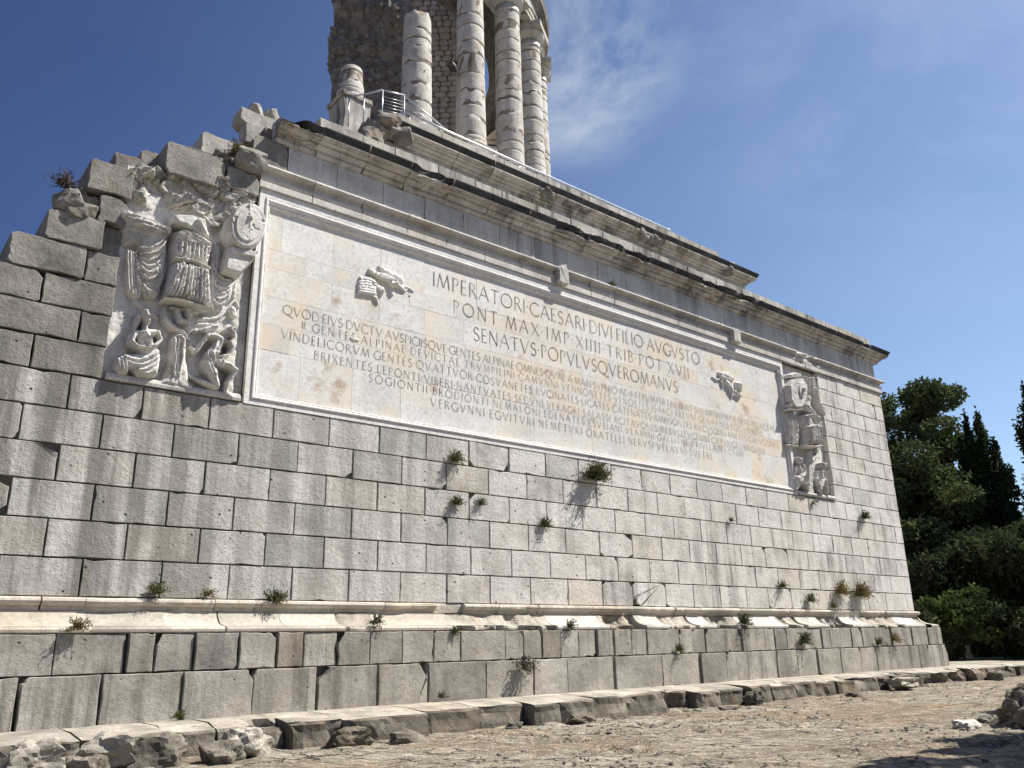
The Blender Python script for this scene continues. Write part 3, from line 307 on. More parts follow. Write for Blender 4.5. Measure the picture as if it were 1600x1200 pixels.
def profile_mesh(x0, x1, prof, mats, mi=None, jit=0.004, nx=2, name='moulding', damage=0.0, end=0.0, seed=0, mitre=False):
    """sweep a (y,z) profile along x; closed at the back; damage knocks pieces off proud parts"""
    xs = np.linspace(x0, x1, nx); n = len(prof); v = []; f = []; m = []
    pr = np.array(prof); yb = pr[:, 0].max()+.12
    sh = random.uniform(-jit, jit)
    for i, x in enumerate(xs):
        for k, (y, z) in enumerate(prof):
            yy, zz, xx = y+sh, z, x
            if damage > 0:
                d = float(fbm(np.array([x*2.6+seed*7.7]), np.array([z*3.0+k*.1+seed]), seed, 4)[0]); lim = -damage*(0.2+1.5*abs(d-.47)*2)
                bite = (max(0.0, (d-.40))*min(damage, .55)*4.0) if damage > .1 else 0.0
                yy = min(yb-.02, y + max(0, bite)*min(1, max(0.0, -y+.05)*2.2)) if damage <= .1 else y + min(bite, .62)*max(0.0, .05-y)*1.35 + (d-.47)*.10*(damage > .1); zz += (d-.47)*.10*(min(1, damage*2) if damage > .1 else 0)
                xx = x + ((d-.47)*.12 if i in (0, nx-1) else 0)
            v.append((xx, yy, zz))
    for i in range(nx-1):
        for k in range(n-1):
            f.append((i*n+k, (i+1)*n+k, (i+1)*n+k+1, i*n+k+1)); m.append(mi[k] if mi else 0)
    b = len(v)
    for i in (0, nx-1):
        v.append((xs[i], yb, prof[0][1])); v.append((xs[i], yb, prof[-1][1]))
    f.append((b, )+tuple(range(n-1, -1, -1))[::-1] + (b+1,)); m.append(0)
    f.append(tuple([b+3]+[(nx-1)*n+k for k in range(n-1, -1, -1)]+[b+2])); m.append(0)
    return mesh(name, v, f, mats, mi=m)
# ------------------------------------------------------------------ relief height fields
def poly_sd(px, pz, P):
    d = np.full(px.shape, 1e9); ins = np.zeros(px.shape, bool); n = len(P)
    for i in range(n):
        ax, az = P[i]; bx, bz = P[(i+1) % n]; ex, ez = bx-ax, bz-az; wx, wz = px-ax, pz-az
        t = np.clip((wx*ex+wz*ez)/(ex*ex+ez*ez+1e-12), 0, 1); d = np.minimum(d, np.hypot(wx-ex*t, wz-ez*t))
        c = ((az <= pz) & (bz > pz)) | ((bz <= pz) & (az > pz)); xi = ax+(pz-az)/(ez if abs(ez) > 1e-9 else 1e-9)*ex
        ins ^= c & (px < xi)
    return np.where(ins, d, -d)
def relief(name, prims, y0, parent, mat, res=0.016, rough=0.012, seed=0, keep=0.012, cloth=.45, hs=1.0):
    xs_, zs_ = [], []
    for p in prims:
        if p[0] == 'f': continue
        for q in p[1]:
            r = q[2] if p[0] == 'c' else 0.02
            xs_ += [q[0]-r, q[0]+r]; zs_ += [q[1]-r, q[1]+r]
    ax = np.arange(min(xs_)-res*2, max(xs_)+res*3, res); az = np.arange(min(zs_)-res*2, max(zs_)+res*3, res)
    X, Z = np.meshgrid(ax, az); H = np.zeros(X.shape)
    wx = X + (fbm(X*6, Z*6, seed+3, 3)-.45)*.035; wz = Z + (fbm(X*6, Z*6, seed+9, 3)-.45)*.035
    for p in prims:
        if p[0] == 'c':
            for a, b in zip(p[1][:-1], p[1][1:]):
                ex, ez = b[0]-a[0], b[1]-a[1]; t = np.clip(((wx-a[0])*ex+(wz-a[1])*ez)/(ex*ex+ez*ez+1e-9), 0, 1)
                d = np.hypot(wx-a[0]-ex*t, wz-a[1]-ez*t); r = a[2]+(b[2]-a[2])*t; tp = a[3]+(b[3]-a[3])*t
                q = np.clip(1-(d/r)**2, 0, 1); h = tp*0.35*(q > 0)*np.minimum(1, q*6) + tp*.65*np.sqrt(q)
                # smooth max
                kk = .014; dd = np.clip(.5+.5*(h-H)/kk, 0, 1); hn = H*(1-dd)+h*dd + kk*dd*(1-dd)*.6*((h > .01) & (H > .01)); H = np.where(h > 0.001, hn, H)
        elif p[0] == 'f':
            _, GA, GB, nf_, rr_, am_ = p; acc_ = np.zeros(X.shape); GA = np.array(GA); GB = np.array(GB)
            for q_ in range(nf_):
                u = (q_+.5)/nf_; G_ = GA*(1-u)+GB*u; T_ = np.linspace(0, len(G_)-1, 9)
                cx_ = np.interp(T_, range(len(G_)), G_[:, 0]); cz_ = np.interp(T_, range(len(G_)), G_[:, 1])
                if len(G_) == 3:   # smooth the three guides into a curve
                    tt = T_/2; cx_ = (1-tt)**2*G_[0, 0]+2*tt*(1-tt)*(2*G_[1, 0]-.5*(G_[0, 0]+G_[2, 0]))+tt**2*G_[2, 0]; cz_ = (1-tt)**2*G_[0, 1]+2*tt*(1-tt)*(2*G_[1, 1]-.5*(G_[0, 1]+G_[2, 1]))+tt**2*G_[2, 1]
                ra_ = rr_*(.75+.5*hash3(np.array([q_]), np.array([seed]), 3)[0]); a_v = am_*(.7+.6*hash3(np.array([q_]), np.array([seed]), 8)[0])
                dm = np.full(X.shape, 9.0)
                for a, b in zip(zip(cx_[:-1], cz_[:-1]), zip(cx_[1:], cz_[1:])):
                    ex, ez = b[0]-a[0], b[1]-a[1]; t = np.clip(((wx-a[0])*ex+(wz-a[1])*ez)/(ex*ex+ez*ez+1e-9), 0, 1); dm = np.minimum(dm, np.hypot(wx-a[0]-ex*t, wz-a[1]-ez*t))
                acc_ = np.maximum(acc_, a_v*np.clip(1-(dm/ra_)**1.6, 0, 1))
            H = np.where(H > .05, H+acc_*np.clip((H-.03)*8, 0, 1), H)
        else:
            _, P, top, soft, mode, fc, fr, am = p
            sdv = poly_sd(wx, wz, P) if mode != 'n' else poly_sd(X, Z, P); e = np.clip(sdv/soft, 0, 1); h = top*np.sqrt(np.clip(1-(1-e)**2, 0, 1))
            if mode != 'n':
                w = (fbm(X*3, Z*3, seed+20, 3)-.5)
                if mode == 'v': ph = (X-fc[0])*(1 - (Z-P[0][1])*.12)*fr + w*3.0
                else: ph = np.hypot((X-fc[0])*1.25, Z-fc[1])*fr + w*4.0
                s = np.sin(ph); fold = am*(1-np.abs(s)**.6)*-1.6 + am*.4*np.sin(ph*2.3+1)
                h = np.where(sdv > 0, np.maximum(h + fold*np.clip(e*1.5, 0, 1), 0.02*e), 0)
            H = np.maximum(H, h)
    H = np.where(H > .004, H + (fbm(X*14, Z*14, seed, 4)-.47)*rough*1.8*np.minimum(1, H*12), 0)
    rd = np.abs(fbm(X*7.5+fbm(X*3,Z*3,seed+60,2)*2.5, Z*4.2, seed+50, 3)-.46); H = np.where(H > .06, H - np.clip(.045-rd, 0, .045)*cloth, H)
    # slight erosion pits
    nzp = fbm(X*9+3, Z*9, seed+40, 4); H = np.where((nzp > .62) & (H > .05), H-(nzp-.62)*.2, H)
    H = np.maximum(H, 0)*hs; K = H > keep
    q = K[:-1, :-1] | K[1:, :-1] | K[:-1, 1:] | K[1:, 1:]
    nr, nc = X.shape; I = np.arange(nr*nc).reshape(nr, nc); jj, ii = np.nonzero(q)
    F = np.stack([I[jj, ii], I[jj, ii+1], I[jj+1, ii+1], I[jj+1, ii]], 1)
    H2 = np.where(K, H, -0.03)
    V = np.stack([X.ravel(), (y0-H2).ravel(), Z.ravel()], 1); used = np.unique(F); mp_ = np.zeros(nr*nc, np.int32); mp_[used] = np.arange(len(used))
    return link(name, qmesh(name, V[used], mp_[F], mat, smooth=True), parent)
# ================================================================== GROUND
def groundz(x, y): return 0.18 - np.clip((-2.0-y)/10.0, 0, 1)*0.14
def worley(x, y, s=0):
    ix, iy = np.floor(x), np.floor(y); d1 = np.full(x.shape, 9.0); d2 = np.full(x.shape, 9.0); idv = np.zeros(x.shape); gx = np.zeros(x.shape)
    for a in (-1, 0, 1):
        for b in (-1, 0, 1):
            cx, cy = ix+a, iy+b; px_ = cx+hash3(cx, cy, s); py_ = cy+hash3(cx, cy, s+5); d = np.hypot(x-px_, y-py_); h = hash3(cx, cy, s+11)
            n = d < d1; d2 = np.where(n, d1, np.minimum(d2, d)); gx = np.where(n, x-px_, gx); idv = np.where(n, h, idv); d1 = np.where(n, d, d1)
    return d1, d2-d1, idv, gx
ax = np.concatenate([np.arange(0.0, 26, .06), np.arange(26, 60, .16)]); ay = np.arange(-13.6, -1.2, .06)
X, Y_ = np.meshgrid(ax, ay)
wx = X + (fbm(X*1.3, Y_*1.3, 5, 4)-.5)*1.2; wy = Y_ + (fbm(X*1.3, Y_*1.3, 15, 4)-.5)*1.0
ur, vr = wx*.771-wy*.637, wx*.637+wy*.771
d1, ed, idv, gx = worley(ur*.8, vr*2.6, 3)
rocky = np.clip((fbm(X*.35, Y_*.35, 33, 3)-.36)*6, 0.12, 1)
Zg = groundz(X, Y_) + rocky*((idv-.5)*.075 + gx*(idv-.5)*.14 - .045*np.clip(1-ed/.12, 0, 1)) + (fbm(X*3.5, Y_*5.5, 44, 5)-.48)*.075 + (fbm(X*.6, Y_*.6, 54, 2)-.4)*.05
nr, nc = X.shape; I = np.arange(nr*nc).reshape(nr, nc)
F = np.stack([I[:-1, :-1].ravel(), I[:-1, 1:].ravel(), I[1:, 1:].ravel(), I[1:, :-1].ravel()], 1)
link('rocky_ground', qmesh('rocky_ground', np.stack([X.ravel(), Y_.ravel(), Zg.ravel()], 1), F, MT['ground']), kind='structure')
far = mesh('ground', [(-400, -400, -.06), (400, -400, -.06), (400, 400, -.06), (-400, 400, -.06)], [(0, 1, 2, 3)], MT['ground']); link('ground', far, kind='structure')
v = [(60, -16, .10), (170, -60, .10), (170, 90, .10), (26, 90, .10), (26, 2, .10), (60, 2, .10)]
link('ground', mesh('ground_beyond', v, [(0, 1, 2, 3, 4, 5)], MT['ground']), kind='structure')
link('ground', mesh('ground_right', [(0, -40, .0), (60, -40, .0), (60, -13.3, .0), (0, -13.3, .0)], [(0, 1, 2, 3)], MT['ground']), kind='structure')
rg_ = np.random.default_rng(5); n = 4500
gx_ = 1 + 34*rg_.random(n)**1.25; gy_ = -12.5+10.2*rg_.random(n); dens = fbm(gx_*.5, gy_*.5, 91, 3); k = dens > .44; gx_, gy_ = gx_[k], gy_[k]; n = len(gx_)
sz_ = .012+.035*rg_.random(n)**5+.004; th_ = rg_.random(n)*6.283; asp = .5+.5*rg_.random(n); hh_ = sz_*(.25+.5*rg_.random(n))
bz = groundz(gx_, gy_)+(fbm(gx_*3.5, gy_*5.5, 44, 5)-.48)*.075+.012
P8 = []
for top in (0, 1):
    for sx_, sy_ in ((-1, -1), (1, -1), (1, 1), (-1, 1)):
        f_ = (.72+.2*rg_.random(n)) if top else 1.0
        lx_, ly_ = sx_*sz_*f_*(.8+.4*rg_.random(n)), sy_*sz_*asp*f_*(.8+.4*rg_.random(n))
        P8.append(np.stack([gx_+lx_*np.cos(th_)-ly_*np.sin(th_), gy_+lx_*np.sin(th_)+ly_*np.cos(th_), bz+top*hh_*(.7+.6*rg_.random(n))-.01], 1))
V8 = np.stack(P8, 1).reshape(-1, 3); b8 = (np.arange(n)*8)[:, None]
F8 = np.concatenate([b8+np.array(q_)[None] for q_ in ((4, 5, 6, 7), (0, 1, 5, 4), (1, 2, 6, 5), (2, 3, 7, 6), (3, 0, 4, 7))])
link('stone_chips', qmesh('stone_chips', V8, F8, MT['stepface']), kind='stuff')
# ================================================================== STONE LEDGE
ledge = thing('stone_ledge', 'long low broken stone step running along the foot of the monument', 'step')
lp = [0.6]
rl = random.Random(3)
while lp[-1] < 52: lp.append(lp[-1] + rl.choice([rl.uniform(.5, .9), rl.uniform(.9, 1.7), rl.uniform(.8, 1.2)]))
for i in range(len(lp)-1):
    x0, x1 = lp[i]+.015, lp[i+1]-.015; nx, ny = max(6, int((x1-x0)/.1)), 12
    sx = np.linspace(x0, x1, nx); yf = -1.75 + rl.uniform(-.22, .12) - (0.25 if x0 < 4 else 0); ye = 1.0 if x0 < 29.6 else 3.5
    V = []; Fq = []; mi = []
    prof = []
    tdrop = rl.uniform(0, .05)
    rows = [(ye, .585), (-.5, .585), (-.75, .585), (-1.0, .580), (-1.3, .572), (yf+.12, .562-tdrop), (yf+.03, .553-tdrop), (yf, .52-tdrop), (yf+.01, .40), (yf-.02, .25), (yf-.03, -.05)]
    for a, x in enumerate(sx):
        en = min(a, nx-1-a)
        for k, (y, z) in enumerate(rows):
            n_ = float(fbm(np.array([x*2.3]), np.array([k*.55+z*2]), 70+i % 5, 4)[0])-.47; fr_ = max(0, (k-3)/4) if k > 3 else 0
            pull = .035*(en == 0)*(k >= 5)
            bite = max(0, float(fbm(np.array([x*.9+9]), np.array([k*.2]), 90, 3)[0])-.52)*1.9*(k >= 5)*(z > .2)
            V.append((x + (n_*.05 if 0 < a < nx-1 else 0), y + n_*.22*min(1, fr_) + pull + bite, z + n_*(.02 + .06*min(1, fr_)) - bite*.15*(k < 8)))
    nr_ = len(rows)
    for a in range(nx-1):
        for k in range(nr_-1):
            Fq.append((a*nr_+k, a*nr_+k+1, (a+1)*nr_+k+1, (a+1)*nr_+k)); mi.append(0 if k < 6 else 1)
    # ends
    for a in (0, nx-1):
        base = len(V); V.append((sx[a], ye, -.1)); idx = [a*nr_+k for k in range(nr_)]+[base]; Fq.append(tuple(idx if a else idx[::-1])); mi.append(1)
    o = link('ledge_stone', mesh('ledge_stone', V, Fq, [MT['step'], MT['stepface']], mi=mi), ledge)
# rough boulders at the left end and rubble lying along the ledge
RB = [(2.3, -2.35, .42, .36, .30, .30, 'step', 'large pale rounded boulder at the left end of the ledge, cut by the frame'),
      (2.9, -2.5, .22, .34, .3, .26, 'stepface', 'dark cracked boulder just right of the pale boulder at the frame edge'),
      (3.15, -2.1, .42, .42, .3, .26, 'step', 'flat-topped broken ledge rock above the dark cracked boulder'),
      (3.75, -2.25, .34, .42, .34, .30, 'stepface', 'brown angular ledge rock with a shaded hollow on its left'),
      (3.75, -2.85, .10, .46, .28, .18, 'stepface', 'low brown-stained rock leaning in front of the ledge at lower left'),
      (4.5, -2.45, .28, .32, .28, .24, 'stepface', 'small squarish rock beside the low brown-stained rock'),
      (5.0, -2.2, .36, .42, .3, .27, 'step', 'rounded grey boulder tucked under the ledge at left'),
      (5.9, -2.8, .14, .50, .18, .08, 'stepface', 'long flat slab lying on the ground in front of the ledge'),
      (6.5, -2.2, .28, .36, .28, .24, 'stepface', 'rounded broken boulder bulging out of the ledge'),
      (7.4, -2.45, .22, .42, .30, .20, 'stepface', 'wedge-shaped stone with a black shaded left side by the ledge'),
      (9.7, -2.15, .22, .17, .14, .10, 'stepface', 'small dark stone lying at the foot of the ledge, left of centre'),
      (11.2, -2.2, .24, .34, .20, .13, 'stepface', 'dark angular stone jutting from the ledge foot at the centre'),
      (16.7, -2.1, .30, .34, .22, .20, 'stepface', 'grey block leaning against the ledge right of centre'),
      (15.2, -2.5, .18, .26, .16, .06, 'stepface', 'thin dark flake of rock on the ground before the ledge'),
      (20.3, -2.4, .20, .30, .2, .08, 'stepface', 'low dark flat stone in front of the ledge on the right'),
      (23.3, -2.2, .34, .60, .3, .17, 'step', 'broad fallen slab resting against the ledge near the corner of the monument'),
      (29.2, -2.2, .30, .36, .26, .20, 'core', 'dark brown stone at the foot of the ledge beyond the corner'),
      (12.0, -4.6, .12, .38, .18, .05, 'stepface', 'thin dark slab lying alone on the open rocky ground'),
      (13.2, -6.1, .10, .10, .08, .05, 'white_rock', 'small white stone alone on the open rocky ground'),
      (15.0, -7.35, .12, .34, .20, .13, 'white_rock', 'white-topped rock, leftmost of the rocks before the dark rubble heap'),
      (16.1, -7.25, .12, .24, .18, .12, 'core', 'brown rock between the white-topped rock and the dark rubble heap'),
      (16.9, -6.9, .10, .30, .16, .08, 'core', 'low reddish rock behind the white-topped rock')]
for i, (x, y, z, sx, sy, sz, m, lab) in enumerate(RB):
    me = rock_mesh(sx, sy, sz, MT[m], seed=i+3, sub=4, amp=.30, boxy=.8)
    link('loose_rock', me, loc=(x, y, z-(.05 if x < 8 else .0)), rot=(0, 0, rl.uniform(-.5, .5)), label=lab, category='rock', group='loose rocks lying along the stone ledge')
# dark rubble heap at right edge
heap = thing('rubble_heap', 'dark heap of piled rough stones at the right edge of the picture', 'rock pile', loc=(15.7, -8.05, 0.05))
rr_ = random.Random(8)
hm = [rock_mesh(.22, .18, .14, MT['stepface'], seed=50+k, sub=2, amp=.3, boxy=.7) for k in range(6)]
for k in range(120):
    h = rr_.random()**1.2*.6; a = rr_.uniform(0, 6.28); rad = (1-h/.9)*.7*math.sqrt(rr_.random())
    link('rubble_stone', hm[k % 6], heap, loc=(rad*math.cos(a)+.3, rad*math.sin(a)*.8, h), rot=(rr_.uniform(-.5, .5), rr_.uniform(-.5, .5), rr_.uniform(0, 6)), scale=(rr_.uniform(.6, 1.4),)*3)
# ================================================================== MONUMENT
mon = thing('ruined_monument', 'huge pale stone Roman monument with inscribed marble panel and ruined left end', 'monument')
CW = DATA['CW']
# solid core behind the facing (recessed), stepping up like the ruin
def box(name, x0, x1, y0, y1, z0, z1, mat, parent, **kw):
    v = [(x, y, z) for x in (x0, x1) for y in (y0, y1) for z in (z0, z1)]
    f = [(0, 1, 3, 2), (4, 6, 7, 5), (0, 4, 5, 1), (2, 3, 7, 6), (0, 2, 6, 4), (1, 5, 7, 3)]
    return link(name, mesh(name, v, f, mat), parent, **kw)
for (x0, x1, z0, z1) in [(-6, 29.05, .5, 2.4), (-3, 29.05, 2.4, 5.76), (-3, 29.05, 5.76, 7.3), (2.05, 29.05, 7.3, 7.95), (2.5, 29.05, 7.95, 8.6), (2.9, 29.05, 8.6, 9.3), (3.6, 29.05, 9.3, 10.1), (4.5, 29.05, 10.1, 10.75), (5.4, 29.0, 10.75, 11.6)]:
    box('recessed_core', x0, x1, (.21 if z1 > 7 else .075) if z0 < 10 else .12, 31, z0, z1-.02, MT['mortar'], mon)
# right return face of the wall: simple rows of quoins seen only edge-on
for k in range(14):
    for j in range(6):
        me = block_mesh(0.0+j*1.12+.01, (j+1)*1.12-.01, CW[k]+.01, CW[k+1]-.01, 0, .3, MT['wall'], name='return_block')
        if j > 0: link('return_block', me, mon, loc=(29.2, 0.05, 0), rot=(0, 0, math.pi/2))
G = 0.0105
special = {(1, 1): (.03, .14, .2, .14)}
def chips_for(k, x0, x1):
    c = [0, 0, 0, 0]
    r = random.random()
    if r < .10: c[random.randrange(4)] = random.uniform(.05, .14)
    if r < .02: c[2] = random.uniform(.12, .25)
    xm = (x0+x1)/2
    for (kk, xx, cc) in [(6, 10.9, (.24, .26, .02, .02)), (3, 9.2, (.03, .03, .28, .03)), (3, 14.7, (.10, .12, .24, .05)), (1, 14.7, (.03, .03, .1, .12)), (1, 15.8, (.22, .03, .09, .16)),
                         (2, 14.2, (0, 0, .18, 0)), (5, 9.0, (.02, .12, .02, .04)), (4, 10.9, (.02, .05, .02, .14)), (6, 3.1, (.02, .16, .02, .02)), (5, 5.3, (0, .1, .0, .0)), (5, 1.2, (0, .12, .06, 0)),
                         (9, 1.3, (.1, .05, .1, .25)), (1, 21.3, (.12, .14, .1, .02)), (3, 1.3, (0, .16, .3, 0)), (4, 1.9, (0, .0, .3, 0))]:
        if kk == k and x0 < xx < x1: c = list(cc)
    return c
for k in range(1, 7):
    js = [0.9 if k % 2 else 0.45] + DATA['course'][str(k)] + [29.2]
    if js[1]-js[0] > 1.6: js.insert(1, js[1]-1.1)
    if k % 2: js = [-.2]+js
    for a, b in zip(js[:-1], js[1:]):
        y0 = random.gauss(0, .0035)
        me = block_mesh(a+G*random.uniform(.7, 1.4), b-G*random.uniform(.7, 1.4), CW[k-1]+G, CW[k]-G, y0, .35, MT['wall'], chips_for(k, a, b), name='wall_block', tilt=random.gauss(0, .004))
        link('wall_block', me, mon)
ends = {7: 0.3, 8: 0.75, 9: 1.05}
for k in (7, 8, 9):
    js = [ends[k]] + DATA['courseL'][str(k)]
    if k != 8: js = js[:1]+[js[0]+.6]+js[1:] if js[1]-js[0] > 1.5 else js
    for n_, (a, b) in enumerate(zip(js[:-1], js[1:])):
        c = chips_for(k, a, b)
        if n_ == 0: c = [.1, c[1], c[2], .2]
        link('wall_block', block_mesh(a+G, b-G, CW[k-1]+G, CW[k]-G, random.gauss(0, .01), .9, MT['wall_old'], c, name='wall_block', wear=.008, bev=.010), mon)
for k in range(7, 15):
    js = [25.04 if k < 13 else 24.95] + DATA['courseR'][str(k)] + [29.2]
    js = [j for i, j in enumerate(js) if i == 0 or j-js[i-1] > .08 or i == len(js)-1]
    if js[-1]-js[-2] < .1: js.pop(-2)
    for a, b in zip(js[:-1], js[1:]):
        link('wall_block', block_mesh(a+G, b-G, CW[k-1]+G, CW[k]-G, random.gauss(0, .004), .35, MT['wall'], chips_for(k, a, b), name='wall_block', tilt=random.gauss(0, .005)), mon)
# strips between panel frame and right relief, and above reliefs
# ---- ruined upper left: individual blocks
RU = [ # x0,x1,z0,z1,y0,depth,chips(bl,br,tr,tl),mat
 (1.42, 2.52, 7.40, 7.96, -.02, 1.3, (.05, .03, .03, .12), 'wall_old'), (2.54, 3.03, 7.40, 7.94, 0, .9, (.02, .02, .04, .02), 'wall_old'),
 (1.87, 2.72, 7.96, 8.50, -.05, 1.2, (.06, .03, .03, .12), 'wall_old'), (2.73, 3.05, 7.96, 8.50, .10, .9, (.02, .02, .05, .02), 'wall_old'),
 (2.05, 2.62, 8.51, 8.98, .10, 1.0, (.12, .03, .08, .22), 'wall_old'), (2.6, 3.06, 8.50, 9.02, -.02, .8, (.03, .05, .12, .05), 'wall_old'),
 (2.37, 3.08, 9.04, 9.62, -.05, .9, (.03, .03, .05, .05), 'wall_old'), (2.55, 2.95, 9.63, 9.78, .25, .7, (.03, .03, .05, .1), 'wall_old'),
 (2.80, 3.32, 9.72, 10.12, .35, .6, (.03, .03, .04, .04), 'wall_old'), (3.25, 3.60, 9.9, 10.40, .45, .6, (.03, .05, .10, .08), 'wall_old'),
 (3.55, 4.62, 9.78, 10.42, -.08, .9, (.10, .12, .16, .06), 'wall_old'), (4.64, 5.30, 9.86, 10.30, -.10, .8, (.06, .06, .14, .05), 'wall_old'),
 (4.15, 5.20, 10.42, 10.98, .75, .9, (.03, .03, .05, .04), 'wall_old'), (4.9, 5.7, 10.36, 10.82, .35, .7, (.05, .05, .08, .06), 'wall_old'),
 (5.10, 5.85, 10.62, 11.22, -.06, .8, (.14, .03, .12, .20), 'wall_old'),
 (5.27, 5.74, 11.60, 12.10, .85, .4, (.04, .04, .05, .03), 'attic'), (5.77, 6.05, 11.6, 12.05, .9, .35, (.04, .04, .05, .03), 'attic'),
 (5.16, 6.16, 12.10, 12.44, .95, .45, (.12, .05, .06, .03), 'attic'),
 (4.45, 5.75, 11.10, 11.58, 1.0, .5, (.05, .05, .05, .05), 'attic')]
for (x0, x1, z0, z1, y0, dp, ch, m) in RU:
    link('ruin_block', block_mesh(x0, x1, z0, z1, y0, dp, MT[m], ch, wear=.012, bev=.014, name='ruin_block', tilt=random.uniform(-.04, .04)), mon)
for (x, y, z, sx, sy, sz, sd_, m) in [(5.58, 1.2, 12.60, .19, .18, .19, 4, 'attic'), (5.98, 1.2, 12.58, .24, .22, .24, 9, 'attic'), (6.95, .45, 12.12, .42, .3, .24, 13, 'attic'), (5.05, -.15, 10.55, .34, .3, .3, 21, 'wall_old'), (2.15, .15, 8.74, .26, .4, .28, 23, 'wall_old'), (2.35, .12, 8.62, .3, .3, .26, 25, 'wall_old')]:
    link('ruin_rock', rock_mesh(sx, sy, sz, MT[m], seed=sd_, sub=3, amp=.15, boxy=.7), mon, loc=(x, y, z))
# exposed rubble above the left relief
rrb = random.Random(12)
rmesh = {m: [rock_mesh(.19, .17, .14, MT[m], seed=80+k, sub=2, amp=.35, boxy=.55, name='rubble_piece') for k in range(5)] for m in ('white_rock', 'wall_old', 'core', 'relief')}
ax_ = np.arange(3.02, 5.33, .016); az_ = np.arange(9.02, 10.12, .016); XX, ZZ = np.meshgrid(ax_, az_)
wxx = XX+(fbm(XX*3, ZZ*3, 7, 4)-.5)*.30; wzz = ZZ+(fbm(XX*3, ZZ*3, 17, 4)-.5)*.30
d1_, ed_, id_, gx_w = worley(wxx*2.7, wzz*4.3, 23); d1b, edb, idb, gxb = worley(wxx*9, wzz*11, 29)
HH = .03+id_*.26+gx_w*(id_-.5)*.55 - .10*np.clip(1-ed_/.10, 0, 1) + (idb-.5)*.035+gxb*.03 + (fbm(XX*16, ZZ*16, 31, 3)-.47)*.03
top_ = 9.72+.30*np.clip((XX-3.1)/1.2, 0, 1)-.10*np.clip((XX-4.6)/.7, 0, 1); low_ = 9.14+.12*np.sin(XX*5)+(fbm(XX*2, XX*0, 3, 3)-.5)*.2
HH = np.where((ZZ > top_) | (ZZ < low_), -.3, HH)
nr1, nc1 = XX.shape; I1 = np.arange(nr1*nc1).reshape(nr1, nc1)
F1 = np.stack([I1[:-1, :-1].ravel(), I1[:-1, 1:].ravel(), I1[1:, 1:].ravel(), I1[1:, :-1].ravel()], 1); hf_ = HH.ravel(); F1 = F1[(hf_[F1] > -.2).any(axis=1)]
link('broken_masonry', qmesh('broken_masonry', np.stack([XX.ravel(), .17-HH.ravel(), ZZ.ravel()], 1), F1, MT['white_rock']), mon)
for k in range(9):
    s_ = rrb.uniform(.7, 1.3)
    link('rubble_piece', rrb.choice(rmesh[rrb.choice(['relief', 'white_rock', 'wall_old'])]), mon, loc=(3.25+k*.22, rrb.uniform(.1, .2), 9.80+rrb.uniform(-.05, .1)+.02*k), rot=(rrb.uniform(-.4, .4), rrb.uniform(-.5, .5), rrb.uniform(-.6, .6)), scale=(s_, s_, s_*.9))
for k in range(46):
    s = rrb.uniform(.3, .75)
    link('rubble_piece', rrb.choice(rmesh[rrb.choice(['core', 'wall_old', 'white_rock', 'core'])]), mon, loc=(rrb.uniform(4.55, 5.4), rrb.uniform(.0, .5), rrb.uniform(10.25, 10.75)), rot=(rrb.uniform(-1, 1), 0, rrb.uniform(0, 3)), scale=(s, s, s))
# ---- plinths and base moulding
def run(name, js, z0, z1, y0, mat, xs=-.6, xe=29.7, depth=.6, wear=.006, bev=.010, big=.12, g=.007, yj=.01):
    js = [xs]+js+[xe]
    out = []
    for a, b in zip(js[:-1], js[1:]):
        if b-a < .12: continue
        n = 1; w = (b-a)
        if w > 2.2: n = 2
        for q in range(n):
            aa, bb = a+w*q/n, a+w*(q+1)/n
            c = [0, 0, 0, 0]
            if random.random() < big: c[random.choice([2, 3])] = random.uniform(.06, .26)
            if random.random() < big*.4: c[random.choice([0, 1])] = random.uniform(.06, .15)
            gg = g*random.uniform(.6, 1.6) + (0.03 if random.random() < .12 else 0)
            out.append(link(name, block_mesh(aa+gg, bb-gg, z0, z1, y0+random.gauss(0, yj), depth, MT[mat], c, wear=wear, bev=bev, name=name, tilt=random.gauss(0, .012)), mon))
    return out
run('upper_plinth_block', DATA['pU'], 1.275, 1.825, -.515, 'plinth', xe=29.72, big=.38, yj=.018)
run('lower_plinth_block', DATA['pL'], .565, 1.262, -.60, 'plinth', xe=29.82, big=.42, yj=.015)
box('recessed_core', -6, 29.62, -.36, 0.0, .5, 1.84, MT['mortar'], mon)
TOR = [(.02, 2.362), (-.07, 2.358), (-.115, 2.335), (-.13, 2.30), (-.115, 2.262), (-.075, 2.235), (-.045, 2.232), (-.045, 2.17), (.0, 2.168)]
CYM = [(.0, 2.166), (-.055, 2.164), (-.055, 2.145), (-.075, 2.12), (-.115, 2.06), (-.17, 2.01), (-.26, 1.965), (-.36, 1.938), (-.44, 1.93), (-.44, 1.922), (-.485, 1.915), (-.505, 1.885), (-.50, 1.85), (-.47, 1.832), (-.30, 1.828)]
js = [-.6]+DATA['torus']+[29.2]
TORB = [(.02, 2.362), (-.03, 2.35), (-.05, 2.31), (-.045, 2.27), (-.04, 2.235), (-.035, 2.22), (-.03, 2.17), (.0, 2.168)]
tr_gap = [(8.17, 8.32), (9.47, 10.0), (13.25, 13.6), (15.72, 15.95), (22.3, 22.5), (24.2, 25.3)]
for a, b in zip(js[:-1], js[1:]):
    mid = (a+b)/2; dmg = 0.0
    if any(g0 < mid < g1 for g0, g1 in tr_gap): dmg = .7
    gap_ = dmg > 0
    link('torus_moulding', profile_mesh(a+.006, b-.006, TORB if gap_ else TOR, MT['mould'], name='torus_moulding', nx=max(3, int((b-a)/.12)), damage=.22 if dmg else (.16 if random.random() < (.2 if mid < 11 else .55) else .03), seed=int(mid*10)), mon)
js = [-.6]+DATA['cyma']+[29.2]
